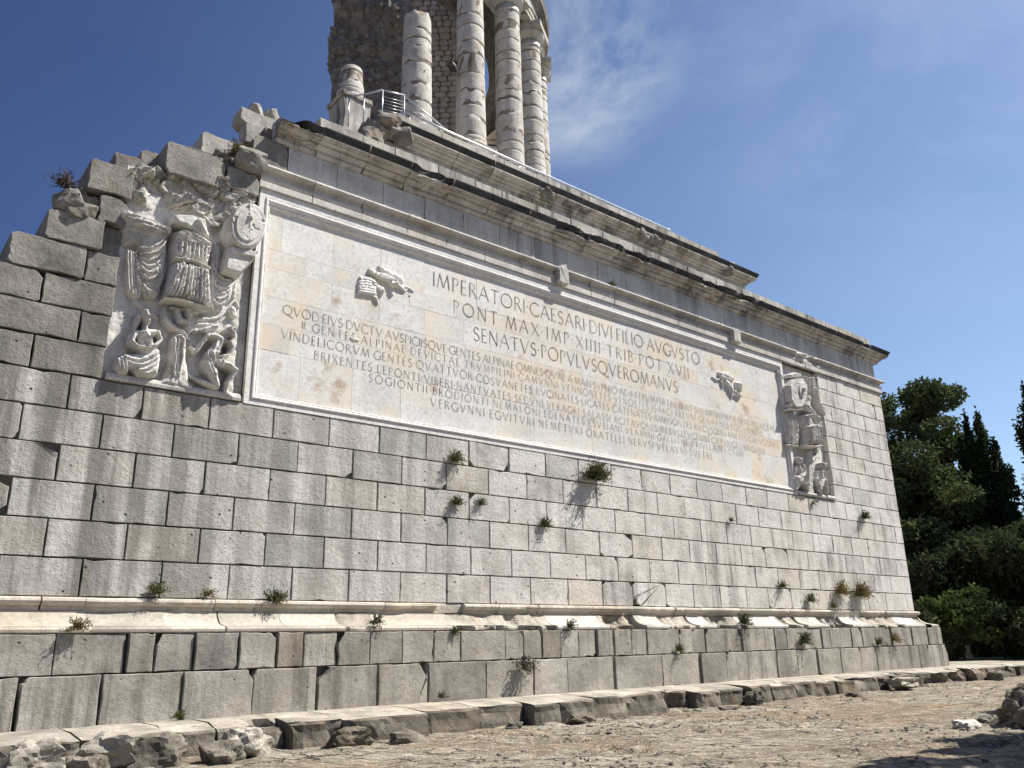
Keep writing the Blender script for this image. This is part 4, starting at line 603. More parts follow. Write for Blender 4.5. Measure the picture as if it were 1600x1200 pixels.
for i, (a, b) in enumerate(zip(js[:-1], js[1:])):
    mid = (a+b)/2; dmg = .02
    if 9.7 < mid < 11.1: dmg = .30
    if mid > 11.3 and i % 2 == 0: dmg = random.choice([.5, .7, .55])
    elif mid > 11.3: dmg = .05
    if 7.3 < mid < 8.0: dmg = .3
    link('base_moulding', profile_mesh(a+.007, b-.007, CYM, (MT['mould'] if mid < 13 else MT['ent']) if dmg < .2 else MT['step'], name='base_moulding', nx=max(4, int((b-a)/.07)), damage=dmg, seed=int(mid*7)), mon)
# ---- entablature
ARC = [(.05, 10.122), (-.055, 10.124), (-.062, 10.13), (-.062, 10.262), (-.035, 10.268), (-.072, 10.29), (-.075, 10.355), (-.03, 10.362), (-.02, 10.40), (-.03, 10.46), (-.08, 10.495), (-.155, 10.51), (-.175, 10.54), (-.165, 10.575), (-.13, 10.60), (-.02, 10.612), (.05, 10.615)]
js = [5.32]+DATA['arch']+[28.6, 29.2]
for a, b in zip(js[:-1], js[1:]):
    mid = (a+b)/2; d_ = .04
    rough = any(abs(mid-q) < w_ for q, w_ in [(13.2, .3), (20.2, .5), (23.9, .3), (24.6, .3)])
    if abs(mid-13.2) < .3 or abs(mid-20.2) < .45:
        am_ = a+(b-a)*(.0 if mid < 14 else .45); bm_ = b if mid < 14 else am_+.42
        link('uncut_boss', block_mesh(am_+.02, bm_-.02, 10.14, 10.60, -.19, .2, MT['ent'], (.06, .05, .04, .05), wear=.012, bev=.02, name='uncut_boss'), mon); rough = False
    link('architrave_block', profile_mesh(a+.005, b-.005, ARC, MT['ent'], name='architrave_block', nx=max(4, int((b-a)/.08)), damage=.26 if rough else d_, seed=int(mid*11), jit=.006), mon)
js = [5.87]+[j for j in DATA['frieze'] if j > 5.9]+[28.4, 29.0]
for a, b in zip(js[:-1], js[1:]):
    if b-a < .15: continue
    link('frieze_block', block_mesh(a+.004, b-.004, 10.615, 11.235, random.gauss(0, .005), .4, MT['frieze'], name='frieze_block', bev=.006, wear=.003), mon)
COR = [(.05, 11.236), (-.03, 11.238), (-.05, 11.25), (-.075, 11.28), (-.085, 11.305), (-.06, 11.31), (-.06, 11.33), (-.12, 11.345), (-.165, 11.39), (-.185, 11.425), (-.16, 11.43), (-.16, 11.445), (-.24, 11.452), (-.30, 11.462), (-.30, 11.49), (-.335, 11.495), (-.335, 11.515), (-.365, 11.52), (-.375, 11.545), (-.345, 11.555), (-.36, 11.58), (-.395, 11.63), (-.43, 11.69), (-.43, 11.715), (.05, 11.735)]
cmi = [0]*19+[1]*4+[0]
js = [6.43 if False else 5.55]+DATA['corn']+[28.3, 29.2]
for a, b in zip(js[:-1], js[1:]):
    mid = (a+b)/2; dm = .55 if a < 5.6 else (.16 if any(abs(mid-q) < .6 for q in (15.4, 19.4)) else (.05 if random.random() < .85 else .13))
    me = profile_mesh(a+.006, b-.006, COR, [MT['cornice'], MT['cornice_shade']], mi=cmi, name='cornice_block', nx=max(4, int((b-a)/.09)), damage=dm, seed=int(mid*13), jit=.006)
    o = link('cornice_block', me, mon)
# mitred right return of the entablature
def mitre_end(prof, X0, mats, name, mi=None, length=6.0):
    v = []; f = []; m = []; n = len(prof)
    for (y, z) in prof: v.append((X0, y, z))
    for (y, z) in prof: v.append((X0-y, y, z))
    for (y, z) in prof: v.append((X0-y, length, z))
    for r in (0, 1):
        for k in range(n-1): f.append((r*n+k, (r+1)*n+k, (r+1)*n+k+1, r*n+k+1)); m.append(mi[k] if mi else 0)
    link(name, mesh(name, v, f, mats, mi=m), mon)
mitre_end(COR, 29.2, [MT['cornice'], MT['cornice_shade']], 'cornice_corner', cmi); mitre_end(ARC, 29.2, [MT['ent']], 'architrave_corner')
mitre_end(TOR, 29.2, [MT['mould']], 'torus_corner'); mitre_end(CYM, 29.2, [MT['mould']], 'base_moulding_corner')
box('frieze_return', 28.9, 29.03, .05, 6, 10.62, 11.235, MT['frieze'], mon); box('plinth_return', 29.2, 29.71, -.3, 6, 1.275, 1.826, MT['plinth'], mon); box('plinth_return', 29.2, 29.81, -.35, 6, .565, 1.262, MT['plinth'], mon)
# attic course
x = 6.5
while x < 29.0:
    w = random.uniform(.8, 1.35); b = min(29.02, x+w)
    if 29.02-b < .4: b = 29.02
    link('attic_block', block_mesh(x+.005, b-.005, 11.735, 12.22+random.uniform(-.012, .012), random.gauss(0, .006), .8, MT['attic'], name='attic_block', bev=.012), mon); x = b
    if b >= 29.02: break
box('attic_roof', 6.2, 28.95, .4, 31, 11.6, 12.18, MT['attic'], mon)
# second tier
U0, U1 = 9.75, 26.05
box('recessed_core', U0, U1, 3.2, 28, 12.1, 15.3, MT['mortar'], mon)
for (z0, z1) in [(12.2, 12.85), (12.86, 13.5), (13.51, 14.14), (14.15, 14.70)]:
    x = U0
    while x < U1-.01:
        b = min(U1, x+random.uniform(.9, 1.4)); b = U1 if U1-b < .4 else b
        link('upper_tier_block', block_mesh(x+.006, b-.006, z0, z1, 3.1+random.gauss(0, .006), .3, MT['attic'], name='upper_tier_block'), mon); x = b
UC = [(3.15, 14.70), (3.06, 14.705), (3.04, 14.72), (3.02, 14.75), (3.04, 14.755), (3.04, 14.775), (2.98, 14.79), (2.93, 14.84), (2.95, 14.845), (2.95, 14.865), (2.87, 14.875), (2.83, 14.885), (2.83, 14.915), (2.79, 14.92), (2.76, 14.955), (2.735, 14.96), (2.735, 14.99), (2.76, 15.0), (2.745, 15.03), (2.705, 15.10), (2.68, 15.16), (2.68, 15.185), (3.15, 15.20)]
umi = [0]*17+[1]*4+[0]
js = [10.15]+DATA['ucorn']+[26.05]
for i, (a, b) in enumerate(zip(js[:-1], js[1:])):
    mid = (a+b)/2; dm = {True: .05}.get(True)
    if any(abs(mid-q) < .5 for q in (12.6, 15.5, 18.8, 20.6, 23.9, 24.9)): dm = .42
    me = profile_mesh(a+.01, b-.01, UC, [MT['cornice'], MT['cornice_shade']], mi=umi, name='upper_cornice_block', nx=max(5, int((b-a)/.12)), damage=dm if dm > .1 else .0, seed=int(mid*5), jit=.01)
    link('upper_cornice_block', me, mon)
for q in (15.45, 19.9, 20.5, 24.75, 10.0):
    link('broken_cornice_stone', rock_mesh(.34, .3, .27, MT['core'], seed=int(q*9), sub=3, amp=.3, boxy=.7), mon, loc=(q, 2.95, 14.93))
mitre2 = []
v = []; f = []; m_ = []; n = len(UC)
for (y, z) in UC: v.append((U1, y, z))
for (y, z) in UC: v.append((U1+(3.1-y), y, z))
for (y, z) in UC: v.append((U1+(3.1-y), 12, z))
for r in (0, 1):
    for k in range(n-1): f.append((r*n+k, (r+1)*n+k, (r+1)*n+k+1, r*n+k+1)); m_.append(umi[k])
link('upper_cornice_corner', mesh('upper_cornice_corner', v, f, [MT['cornice'], MT['cornice_shade']], mi=m_), mon)
x = 10.2
while x < 24.3:
    b = min(24.4, x+random.uniform(.9, 1.5))
    link('parapet_block', block_mesh(x+.006, b-.006, 15.2, 15.62+random.uniform(-.02, .02), 3.0, .6, MT['attic'], name='parapet_block'), mon); x = b
link('parapet_rock', rock_mesh(.28, .25, .16, MT['attic'], seed=77, sub=2, amp=.2), mon, loc=(25.2, 3.1, 15.33))
box('tower_floor', 9.9, 25.9, 3.5, 28, 15.2, 15.55, MT['attic'], mon)
for (x, y, z, sx, sy, sz, k) in [(9.9, 3.0, 15.1, .5, .4, .32, 3), (9.55, 3.2, 14.8, .4, .4, .4, 5), (10.25, 2.85, 14.85, .35, .3, .3, 7), (9.35, 3.0, 14.4, .35, .4, .4, 8)]:
    link('ruin_rock', rock_mesh(sx, sy, sz, MT['core'], seed=k+200, sub=3, amp=.25, boxy=.7), mon, loc=(x, y, z))
# ---- inscription panel
pan = link('inscription_panel', None, mon)
rows = [9.75]+DATA['slabrows'][1:-1]+[5.97]; FY = .055
for r in range(6):
    js = [5.59]+DATA['slabj'][r]+[22.62]; z1, z0 = rows[r], rows[r+1]
    nj = [js[0]]
    for j in js[1:]:
        while j-nj[-1] > 2.4: nj.append(nj[-1]+ (j-nj[-1])/2)
        nj.append(j)
    for a, b in zip(nj[:-1], nj[1:]):
        y = FY+random.gauss(0, .0012); g_ = .0022
        vv = [(a+g_, y, z0+g_), (b-g_, y, z0+g_), (b-g_, y, z1-g_), (a+g_, y, z1-g_)]
        vv += [(p[0], y+.05, p[2]) for p in vv]
        link('marble_slab', mesh('marble_slab', vv, [(0, 1, 2, 3), (0, 4, 5, 1), (1, 5, 6, 2), (2, 6, 7, 3), (3, 7, 4, 0)], MT['marble']), pan)
# frame: four mitred members; profile given as (distance inwards from outer edge, y)
FO = (5.352, 22.875, 5.765, 10.112); FI = (5.605, 22.60, 5.985, 9.735)
def frame_member(side):
    prof = [(0, .09), (0, -.014), (.41, -.014), (.42, .0), (.46, .0), (.47, -.022), (.52, -.040), (.60, -.044), (.67, -.032), (.72, -.006), (.74, .004), (.80, .006), (.81, .0), (.86, .0), (.87, .03), (.93, .052), (1.0, .058), (1.0, .09)]
    def pt(t, corner):  # corner: 0 BL 1 BR 2 TR 3 TL
        xo = FO[0] if corner in (0, 3) else FO[1]; xi = FI[0] if corner in (0, 3) else FI[1]
        zo = FO[2] if corner in (0, 1) else FO[3]; zi = FI[2] if corner in (0, 1) else FI[3]
        return xo+(xi-xo)*t, zo+(zi-zo)*t
    c0, c1 = {'bottom': (0, 1), 'right': (1, 2), 'top': (2, 3), 'left': (3, 0)}[side]
    v = []; f = []
    N_ = 24 if side in ('bottom', 'top') else 6
    for k in range(N_+1):
        u = k/N_
        for (t, y) in prof:
            a = pt(t, c0); b = pt(t, c1); v.append((a[0]+(b[0]-a[0])*u, y, a[1]+(b[1]-a[1])*u))
    n = len(prof)
    for k in range(N_):
        for q in range(n-1): f.append((k*n+q, k*n+q+1, (k+1)*n+q+1, (k+1)*n+q))
    link('frame_moulding', mesh('frame_moulding', v, f, MT['frame']), pan)
for s_ in ('bottom', 'right', 'top', 'left'): frame_member(s_)
# lettering: Roman capitals as flat strokes, their groove shade and dirt painted
def arc(cx, cz, rx, rz, a0, a1, n=14): return [(cx+rx*math.cos(math.radians(a0+(a1-a0)*k/n)), cz+rz*math.sin(math.radians(a0+(a1-a0)*k/n))) for k in range(n+1)]
FONT = {
 'A': (.80, [([(0, 0), (.40, 1)], 't'), ([(.40, 1), (.80, 0)], 'T'), ([(.15, .36), (.65, .36)], 't')]),
 'B': (.52, [([(.08, 0), (.08, 1)], 'T'), ([(.08, .98)]+arc(.26, .77, .20, .21, 90, -90, 8)+[(.08, .54)], 't'), ([(.08, .54)]+arc(.28, .28, .24, .27, 90, -90, 9)+[(.08, .01)], 't')]),
 'C': (.78, [(arc(.50, .5, .48, .50, 42, 318, 20), 'T')]),
 'D': (.78, [([(.08, 0), (.08, 1)], 'T'), ([(.08, .98)]+arc(.30, .5, .46, .49, 90, -90, 14)+[(.08, .01)], 't')]),
 'E': (.46, [([(.06, 0), (.06, 1)], 'T'), ([(.06, .98), (.44, .98)], 't'), ([(.06, .52), (.38, .52)], 't'), ([(.06, .02), (.46, .02)], 't')]),
 'F': (.46, [([(.06, 0), (.06, 1)], 'T'), ([(.06, .98), (.46, .98)], 't'), ([(.06, .52), (.38, .52)], 't')]),
 'G': (.82, [(arc(.50, .5, .48, .50, 42, 318, 20), 'T'), ([(.84, .46), (.84, .08)], 'T'), ([(.66, .46), (.96, .46)], 'T')]),
 'I': (.12, [([(.06, 0), (.06, 1)], 'T')]),
 'L': (.46, [([(.06, 0), (.06, 1)], 'T'), ([(.06, .02), (.46, .02)], 't')]),
 'M': (.96, [([(.02, 0), (.18, 1)], 't'), ([(.18, 1), (.48, .05)], 'T'), ([(.48, .05), (.78, 1)], 't'), ([(.78, 1), (.94, 0)], 'T')]),
 'N': (.76, [([(.06, 0), (.06, 1)], 't'), ([(.06, 1), (.70, 0)], 'T'), ([(.70, 0), (.70, 1)], 't')]),
 'O': (.96, [(arc(.48, .5, .47, .50, 0, 360, 28), 'T')]),
 'P': (.50, [([(.08, 0), (.08, 1)], 'T'), ([(.08, .98)]+arc(.26, .74, .23, .24, 90, -80, 9), 't')]),
 'Q': (.98, [(arc(.48, .5, .47, .50, 0, 360, 28), 'T'), ([(.52, .02), (.78, -.14), (1.10, -.22)], 'T')]),
 'R': (.62, [([(.08, 0), (.08, 1)], 'T'), ([(.08, .98)]+arc(.26, .75, .22, .23, 90, -90, 9)+[(.08, .52)], 't'), ([(.28, .52), (.64, 0)], 'T')]),
 'S': (.50, [(arc(.26, .75, .20, .23, 30, 250, 12)+arc(.25, .26, .23, .25, 80, -150, 12), 'T')]),
 'T': (.68, [([(.34, 0), (.34, 1)], 'T'), ([(0, .98), (.68, .98)], 't')]),
 'V': (.76, [([(0, 1), (.38, 0)], 'T'), ([(.38, 0), (.76, 1)], 't')]),
 'X': (.72, [([(.02, 1), (.70, 0)], 'T'), ([(.68, 1), (.04, 0)], 't')]),
 '.': (.10, [([(.02, .50), (.08, .56)], 'T')]), ' ': (.16, [])}
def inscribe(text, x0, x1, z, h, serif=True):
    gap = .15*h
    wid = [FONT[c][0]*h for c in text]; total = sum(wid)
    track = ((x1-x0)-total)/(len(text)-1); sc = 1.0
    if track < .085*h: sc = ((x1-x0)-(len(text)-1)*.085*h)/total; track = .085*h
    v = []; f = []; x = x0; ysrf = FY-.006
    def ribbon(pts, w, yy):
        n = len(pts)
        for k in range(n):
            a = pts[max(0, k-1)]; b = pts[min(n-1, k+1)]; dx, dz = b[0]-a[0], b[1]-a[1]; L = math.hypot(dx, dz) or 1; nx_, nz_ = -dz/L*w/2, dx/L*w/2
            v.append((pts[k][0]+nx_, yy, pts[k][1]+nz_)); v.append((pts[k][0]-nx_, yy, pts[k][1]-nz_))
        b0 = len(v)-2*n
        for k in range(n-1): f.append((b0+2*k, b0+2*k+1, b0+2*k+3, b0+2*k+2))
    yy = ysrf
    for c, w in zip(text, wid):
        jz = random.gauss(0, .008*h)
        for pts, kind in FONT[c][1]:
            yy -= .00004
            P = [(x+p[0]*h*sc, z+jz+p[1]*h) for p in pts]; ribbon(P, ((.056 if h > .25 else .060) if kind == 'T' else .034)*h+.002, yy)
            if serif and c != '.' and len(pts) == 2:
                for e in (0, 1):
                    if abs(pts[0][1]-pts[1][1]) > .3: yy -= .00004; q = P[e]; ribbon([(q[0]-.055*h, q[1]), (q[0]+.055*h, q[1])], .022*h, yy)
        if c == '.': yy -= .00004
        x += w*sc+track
    return link('inscription_line', mesh('inscription_line', v, f, MT['groove_shade'] if h > .25 else MT['groove_shade_small']), pan)
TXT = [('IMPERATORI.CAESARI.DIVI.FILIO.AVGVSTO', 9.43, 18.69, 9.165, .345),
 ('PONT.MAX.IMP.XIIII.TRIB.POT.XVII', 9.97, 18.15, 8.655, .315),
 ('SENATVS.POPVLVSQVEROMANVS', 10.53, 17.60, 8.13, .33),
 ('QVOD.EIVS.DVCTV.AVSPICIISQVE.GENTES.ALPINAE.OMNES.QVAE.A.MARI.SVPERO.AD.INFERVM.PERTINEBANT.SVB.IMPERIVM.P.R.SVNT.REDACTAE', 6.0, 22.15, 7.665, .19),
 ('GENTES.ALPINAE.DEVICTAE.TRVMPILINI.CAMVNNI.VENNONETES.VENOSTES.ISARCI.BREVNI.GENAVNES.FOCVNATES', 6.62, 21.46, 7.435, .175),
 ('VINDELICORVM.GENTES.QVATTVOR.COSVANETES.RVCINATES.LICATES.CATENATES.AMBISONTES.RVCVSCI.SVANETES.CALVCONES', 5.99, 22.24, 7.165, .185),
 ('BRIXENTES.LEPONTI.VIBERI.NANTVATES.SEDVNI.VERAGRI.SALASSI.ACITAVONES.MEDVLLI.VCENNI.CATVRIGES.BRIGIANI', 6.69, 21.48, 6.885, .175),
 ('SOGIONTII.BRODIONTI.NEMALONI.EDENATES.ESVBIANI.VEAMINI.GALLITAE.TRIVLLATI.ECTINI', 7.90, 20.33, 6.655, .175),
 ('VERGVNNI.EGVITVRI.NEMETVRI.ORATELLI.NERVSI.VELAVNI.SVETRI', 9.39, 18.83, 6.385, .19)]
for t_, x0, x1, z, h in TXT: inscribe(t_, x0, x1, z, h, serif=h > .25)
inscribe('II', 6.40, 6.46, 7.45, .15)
# small repaired patches of old stone set into the slabs
for (x, z, w, h) in [(7.55, 7.47, .26, .12), (6.5, 7.46, .12, .1), (13.4, 8.2, .14, .22)][:1]:
    link('old_fragment', rock_mesh(w/2, .03, h/2, MT['relief'], seed=int(x*10), sub=2, amp=.2), pan, loc=(x, FY, z))
# winged victories
def winged(prims, seed, label):
    o = relief('winged_victory', prims, FY+.004, pan, MT['frame'], res=.010, rough=.012, seed=seed, hs=.62, cloth=.5); return o
winged(DATA['V1'], 301, ''); winged(DATA['V2'], 302, '')
# ---- trophy reliefs
def trophy(dat, slabpts, seed, zt, lab):
    pr = link('trophy_relief', None, mon)
    sp = [['p', slabpts, .10, .03, 'n', [0, 0], 0, 0]]
    relief('relief_ground', sp, .20, pr, MT['relief'], res=.03, rough=.02, seed=seed)
    for i, (k, prims) in enumerate(dat.items()):
        relief(k, prims, .135, pr, MT['relief'], res=.0105, rough=.004 if 'shield' in k else .009, seed=seed+i*3, cloth=0.0 if 'shield' in k else (.8 if 'drapery' in k or k == 'cuirass' else .35), hs=.72 if k == 'left_drapery' else (.62 if k == 'right_drapery' else 1.0))
    return pr
tl = trophy(DATA['RL'], DATA['RLslab'], 400, 0, ''); tr_ = trophy(DATA['RR'], DATA['RRslab'], 500, 0, '')
# base ledges of reliefs, narrow filler behind
link('relief_ledge', profile_mesh(3.04, 5.28, [(.18, 5.785), (-.035, 5.785), (-.045, 5.83), (-.03, 5.89), (.05, 5.93), (.16, 5.97)], MT['relief'], nx=24, damage=.08, seed=5, name='relief_ledge'), tl)
link('relief_ledge', profile_mesh(22.95, 25.0, [(.18, 5.785), (-.04, 5.785), (-.06, 5.84), (-.03, 5.90), (.05, 5.93), (.16, 5.97)], MT['relief'], nx=24, damage=.08, seed=6, name='relief_ledge'), tr_)
v = [(3.0, .17, 5.78), (5.36, .17, 5.78), (5.36, .17, 10.2), (3.0, .17, 9.8)]
link('relief_backing', mesh('relief_backing', v, [(0, 1, 2, 3)], MT['relief']), tl)
v = [(22.86, .17, 5.78), (25.06, .17, 5.78), (25.06, .17, 10.12), (22.86, .17, 10.12)]
link('relief_backing', mesh('relief_backing', v, [(0, 1, 2, 3)], MT['relief']), tr_)
# ================================================================== TOWER
TC = (14.34, 14.53); TR = 8.467
tower = thing('tower_core', 'ruined round tower core of rough rubble with one squared-stone flank rising behind the columns', 'tower', loc=(TC[0], TC[1], 15.5))
def az_pt(azd, d): a = math.radians(azd); return (d*math.sin(a), -14+d*math.cos(a))
RC = 5.95
# corner P2 on the cella circle at azimuth 35.7
def ray_circle(azd, r):
    a = math.radians(azd); dx, dy = math.sin(a), math.cos(a); ox, oy = 0-TC[0], -14-TC[1]; b = ox*dx+oy*dy; c = ox*ox+oy*oy-r*r; t = -b-math.sqrt(b*b-c); return t*dx, -14+t*dy
P2 = ray_circle(35.7, RC)
# cella cylinder (lit right side, mostly behind the columns) down from P2 clockwise to the right and back
a0 = math.atan2(P2[1]-TC[1], P2[0]-TC[0])
nseg = 60; zs = np.arange(15.4, 29.1, .35); V = []; Fq = []
for j, z in enumerate(zs):
    for k in range(nseg+1):
        a = a0+(math.radians(135))*k/nseg; r = RC+.03*math.sin(k*7.3+j*3.1)
        V.append((TC[0]+r*math.cos(a), TC[1]+r*math.sin(a), z))
for j in range(len(zs)-1):
    for k in range(nseg): q = j*(nseg+1)+k; Fq.append((q, q+1, q+nseg+2, q+nseg+1))
link('cella_wall', mesh('cella_wall', V, Fq, MT['masonry']), tower).matrix_parent_inverse = Matrix.Translation((-TC[0], -TC[1], -15.5))
TI = Matrix.Translation((-TC[0], -TC[1], -15.5))
# masonry flank: from P2 going up-left; then rough face
def line_az(P, d, azd):
    a = math.radians(azd); nx_, ny_ = math.cos(a), -math.sin(a); t = -(P[0]*nx_+(P[1]+14)*ny_)/(d[0]*nx_+d[1]*ny_); return (P[0]+d[0]*t, P[1]+d[1]*t)
dA = Vector((-.75, .66, 0)).normalized(); P1 = line_az(P2, dA, 31.9)
dB = Vector((-.78, .62, 0)).normalized(); P0 = line_az(P1, dB, 25.6)
LA = math.hypot(P1[0]-P2[0], P1[1]-P2[1])
nA = Vector((-dA.y, dA.x, 0));  nA = nA if nA.y < 0 else -nA
v = [(P1[0], P1[1], 15.4), (P2[0], P2[1], 15.4), (P2[0], P2[1], 30), (P1[0], P1[1], 30)]
o = link('flank_mortar', mesh('flank_mortar', v, [(0, 1, 2, 3)], MT['joint']), tower); o.matrix_parent_inverse = TI
rs = random.Random(5)
stm = []
for k in range(10):
    n = 8; P = [((math.cos(6.283*i/n+.3)*rs.uniform(.40, .52)), math.sin(6.283*i/n+.3)*rs.uniform(.40, .52)) for i in range(n)]
    P = [(max(-.47, min(.47, x*1.25)), max(-.45, min(.45, z*1.25))) for x, z in P]
    vv = [(x*.86, -.10, z*.84) for x, z in P]+[(x, -.05, z) for x, z in P]+[(x, .02, z) for x, z in P]
    ff = [tuple(range(n))]+[(r*n+i, (r+1)*n+i, (r+1)*n+(i+1) % n, r*n+(i+1) % n) for r in (0, 1) for i in range(n)]
    stm.append(mesh('masonry_stone', vv, ff, MT['masonry']))
angA = math.atan2(-dA.y, -dA.x)
z = 16.2
while z < 29.6:
    rh = rs.uniform(.22, .34); s = -.05
    while s < LA-.05:
        w = rs.uniform(.26, .52); w = min(w, LA-s)
        if w > .12:
            c = (P2[0]+dA.x*(s+w/2), P2[1]+dA.y*(s+w/2), z+rh/2)
            o = link('masonry_stone', rs.choice(stm), tower, loc=c, rot=(0, rs.uniform(-.08, .08), angA), scale=(w*1.02, 1.0, rh*1.04)); o.matrix_parent_inverse = TI
        s += w
    z += rh
# rough broken core face
nu, nv = 130, 240; V = []; Fq = []
us = np.linspace(0, 1, nu); vs = np.linspace(15.4, 31, nv); UU, VV = np.meshgrid(us, vs); LB = math.hypot(P0[0]-P1[0], P0[1]-P1[1])
dsp = (fbm(UU*LB*.8, VV*.8, 61, 6)-.47)*1.1 + (np.abs(fbm(UU*LB*3.2, VV*3.2, 66, 4)-.47))*.55
nB = Vector((-dB.y, dB.x, 0)); nB = nB if nB.y < 0 else -nB
edge = (fbm(VV*.9, VV*0+2, 71, 5)-.47)*.55 - .1
for j in range(nv):
    for i in range(nu):
        u = us[i]; x = P1[0]+(P0[0]-P1[0])*u; y = P1[1]+(P0[1]-P1[1])*u; d = dsp[j, i]*min(1, u*6)
        V.append((x+nB.x*d+(dB.x*edge[j, i])*u**4, y+nB.y*d+(dB.y*edge[j, i])*u**4 + (u**8)*.3, vs[j]))
for j in range(nv-1):
    for i in range(nu-1): q = j*nu+i; Fq.append((q, q+nu, q+nu+1, q+1))
rc9 = random.Random(44); cm = [rock_mesh(.24, .2, .16, MT['core'], seed=300+k, sub=2, amp=.3, boxy=.7, name='core_stone') for k in range(6)]
for k in range(230):
    q = V[rc9.randrange(0, nv)*nu+rc9.randrange(2, nu)]; s_ = rc9.uniform(.35, .85)
    o = link('core_stone', cm[k % 6], tower, loc=q, rot=(rc9.uniform(-.4, .4), rc9.uniform(-.4, .4), rc9.uniform(0, 6)), scale=(s_, s_, s_)); o.matrix_parent_inverse = TI
# back-going side
b0 = len(V)
for j in range(nv):
    q = V[j*nu+nu-1]
    for t_ in range(1, 6): V.append((q[0]+.85*t_*1.2+(dsp[j, (t_*9) % nu])*.3, q[1]+t_*1.2, q[2]))
for j in range(nv-1):
    for t_ in range(5):
        a = (j*nu+nu-1) if t_ == 0 else b0+j*5+t_-1; b = b0+j*5+t_; c = b0+(j+1)*5+t_; d = ((j+1)*nu+nu-1) if t_ == 0 else b0+(j+1)*5+t_-1
        Fq.append((a, d, c, b))
o = link('rubble_core', mesh('rubble_core', V, Fq, MT['core']), tower); o.matrix_parent_inverse = TI
# columns
def column(th, ztop, label, name, full, z0=15.6, r0=.53, r1=.47, seed=0, zped=None, rtop=None):
    x = TC[0]+TR*math.sin(th); y = TC[1]-TR*math.cos(th); t = thing(name, label, 'column', loc=(x, y, z0), group='columns around the tower')
    rc = random.Random(seed); zb = 17.9
    if zped is None:
        bx = mesh('pedestal', [(sx*.66, sy*.66, zz) for zz in (0, zb-z0) for sx, sy in ((-1, -1), (1, -1), (1, 1), (-1, 1))], [(0, 1, 5, 4), (1, 2, 6, 5), (2, 3, 7, 6), (3, 0, 4, 7), (4, 5, 6, 7)], MT['attic'])
        link('pedestal', bx, t)
    else:
        zb = zped
        me = block_mesh(-.50, .50, 0, zb-z0-.12, -.50, 1.0, MT['attic'], (.05, .05, .06, .06), name='pedestal', wear=.03, bev=.04); link('pedestal', me, t)
        me = block_mesh(-.58, .56, 0, .16, -.56, 1.1, MT['attic'], (.05, .05, .06, .06), name='pedestal_cap', wear=.03, bev=.04); link('pedestal_cap', me, t, loc=(0, 0, zb-z0-.15))
    def lathe(nm, prof, mat, n=40, rough=0.0, sd=0, chip=0.0, cap=True):
        v = []; f = []; m_ = len(prof)
        for j, (r, z) in enumerate(prof):
            for i in range(n):
                a = 2*math.pi*i/n; d = float(fbm(np.array([math.cos(a)*2+sd*3.3+5]), np.array([math.sin(a)*2+z*2.0+5]), sd, 4)[0])-.47
                zz = z
                if chip and (j in (1, m_-2)): pass
                rr = r+d*rough
                if chip and (j <= 2 or j >= m_-3): zz += d*chip*(1 if j > 3 else -1)*1.5
                v.append((rr*math.cos(a), rr*math.sin(a), zz-z0))
        for j in range(m_-1):
            for i in range(n): f.append((j*n+i, j*n+(i+1) % n, (j+1)*n+(i+1) % n, (j+1)*n+i))
        if cap: f.append(tuple((m_-1)*n+i for i in range(n)))
        return link(nm, mesh(nm, v, f, mat, smooth=True), t)
    kb = r0/.56
    lathe('column_base', [(.62*kb, zb), (.64*kb, zb+.06), (.62*kb, zb+.11), (.58*kb, zb+.13), (.56*kb, zb+.18), (.585*kb, zb+.22), (.58*kb, zb+.27), (r0+.015, zb+.31), (r0+.01, zb+.34)], MT['column'], rough=.03, sd=seed)
    # mortar core showing between and where the drums have spalled
    rt_ = rtop if rtop is not None else r1
    zs0 = zb+.34; H = ztop-zs0; z = zs0
    lathe('mortar_core', [(r0+(rt_-r0)*k/24-.012, zs0+H*k/24) for k in range(25)], MT['joint'], rough=.05, sd=seed+7)
    while z < ztop-.12:
        h = min(rc.choice([rc.uniform(.28, .5), rc.uniform(.5, .85)]), ztop-z)
        if ztop-(z+h) < .15: h = ztop-z
        ra = r0+(rt_-r0)*(z-zs0)/H; rb = r0+(rt_-r0)*(z+h-zs0)/H; g0 = rc.choice([.006, .015, .03, .07]); g1 = rc.choice([.006, .012, .02, .04])
        nst = 6; jr = rc.uniform(-.008, .008); pr = [(ra-.03, z+g0)]+[(ra+jr-.004, z+g0+.003)]+[(ra+jr+(rb-ra)*k/nst, z+g0+.010+(h-g0-g1-.020)*k/nst) for k in range(nst+1)]+[(rb+jr-.004, z+h-g1-.003)]+[(rb-.03, z+h-g1)]
        lathe('drum', pr, MT['column'], rough=.016, sd=seed*17+int(z*7), chip=rc.choice([.0, .0, .1, .3, .5]), cap=(z+h >= ztop-.01)); z += h
    if full:
        lathe('necking', [(r1, ztop), (r1+.035, ztop+.02), (r1+.035, ztop+.06), (r1, ztop+.08), (r1, ztop+.34)], MT['column'], rough=.01, sd=seed)
        lathe('capital', [(r1, ztop+.34), (r1+.04, ztop+.35), (r1+.05, ztop+.40), (r1+.14, ztop+.48), (r1+.20, ztop+.58), (r1+.21, ztop+.66)], MT['column'], rough=.015, sd=seed)
        za = ztop+.66-z0; s_ = .70
        me = mesh('abacus', [(sx*s_, sy*s_, zz) for zz in (za, za+.26) for sx, sy in ((-1, -1), (1, -1), (1, 1), (-1, 1))], [(0, 3, 2, 1), (0, 1, 5, 4), (1, 2, 6, 5), (2, 3, 7, 6), (3, 0, 4, 7), (4, 5, 6, 7)], MT['column']); link('abacus', me, t, rot=(0, 0, th))
    return t
sp = math.radians(14.887); T0 = -.442
column(T0, 19.68, 'short broken column stub on a square pedestal, leftmost on the monument', 'broken_column', False, seed=1, zped=18.4, r0=.44, rtop=.34)
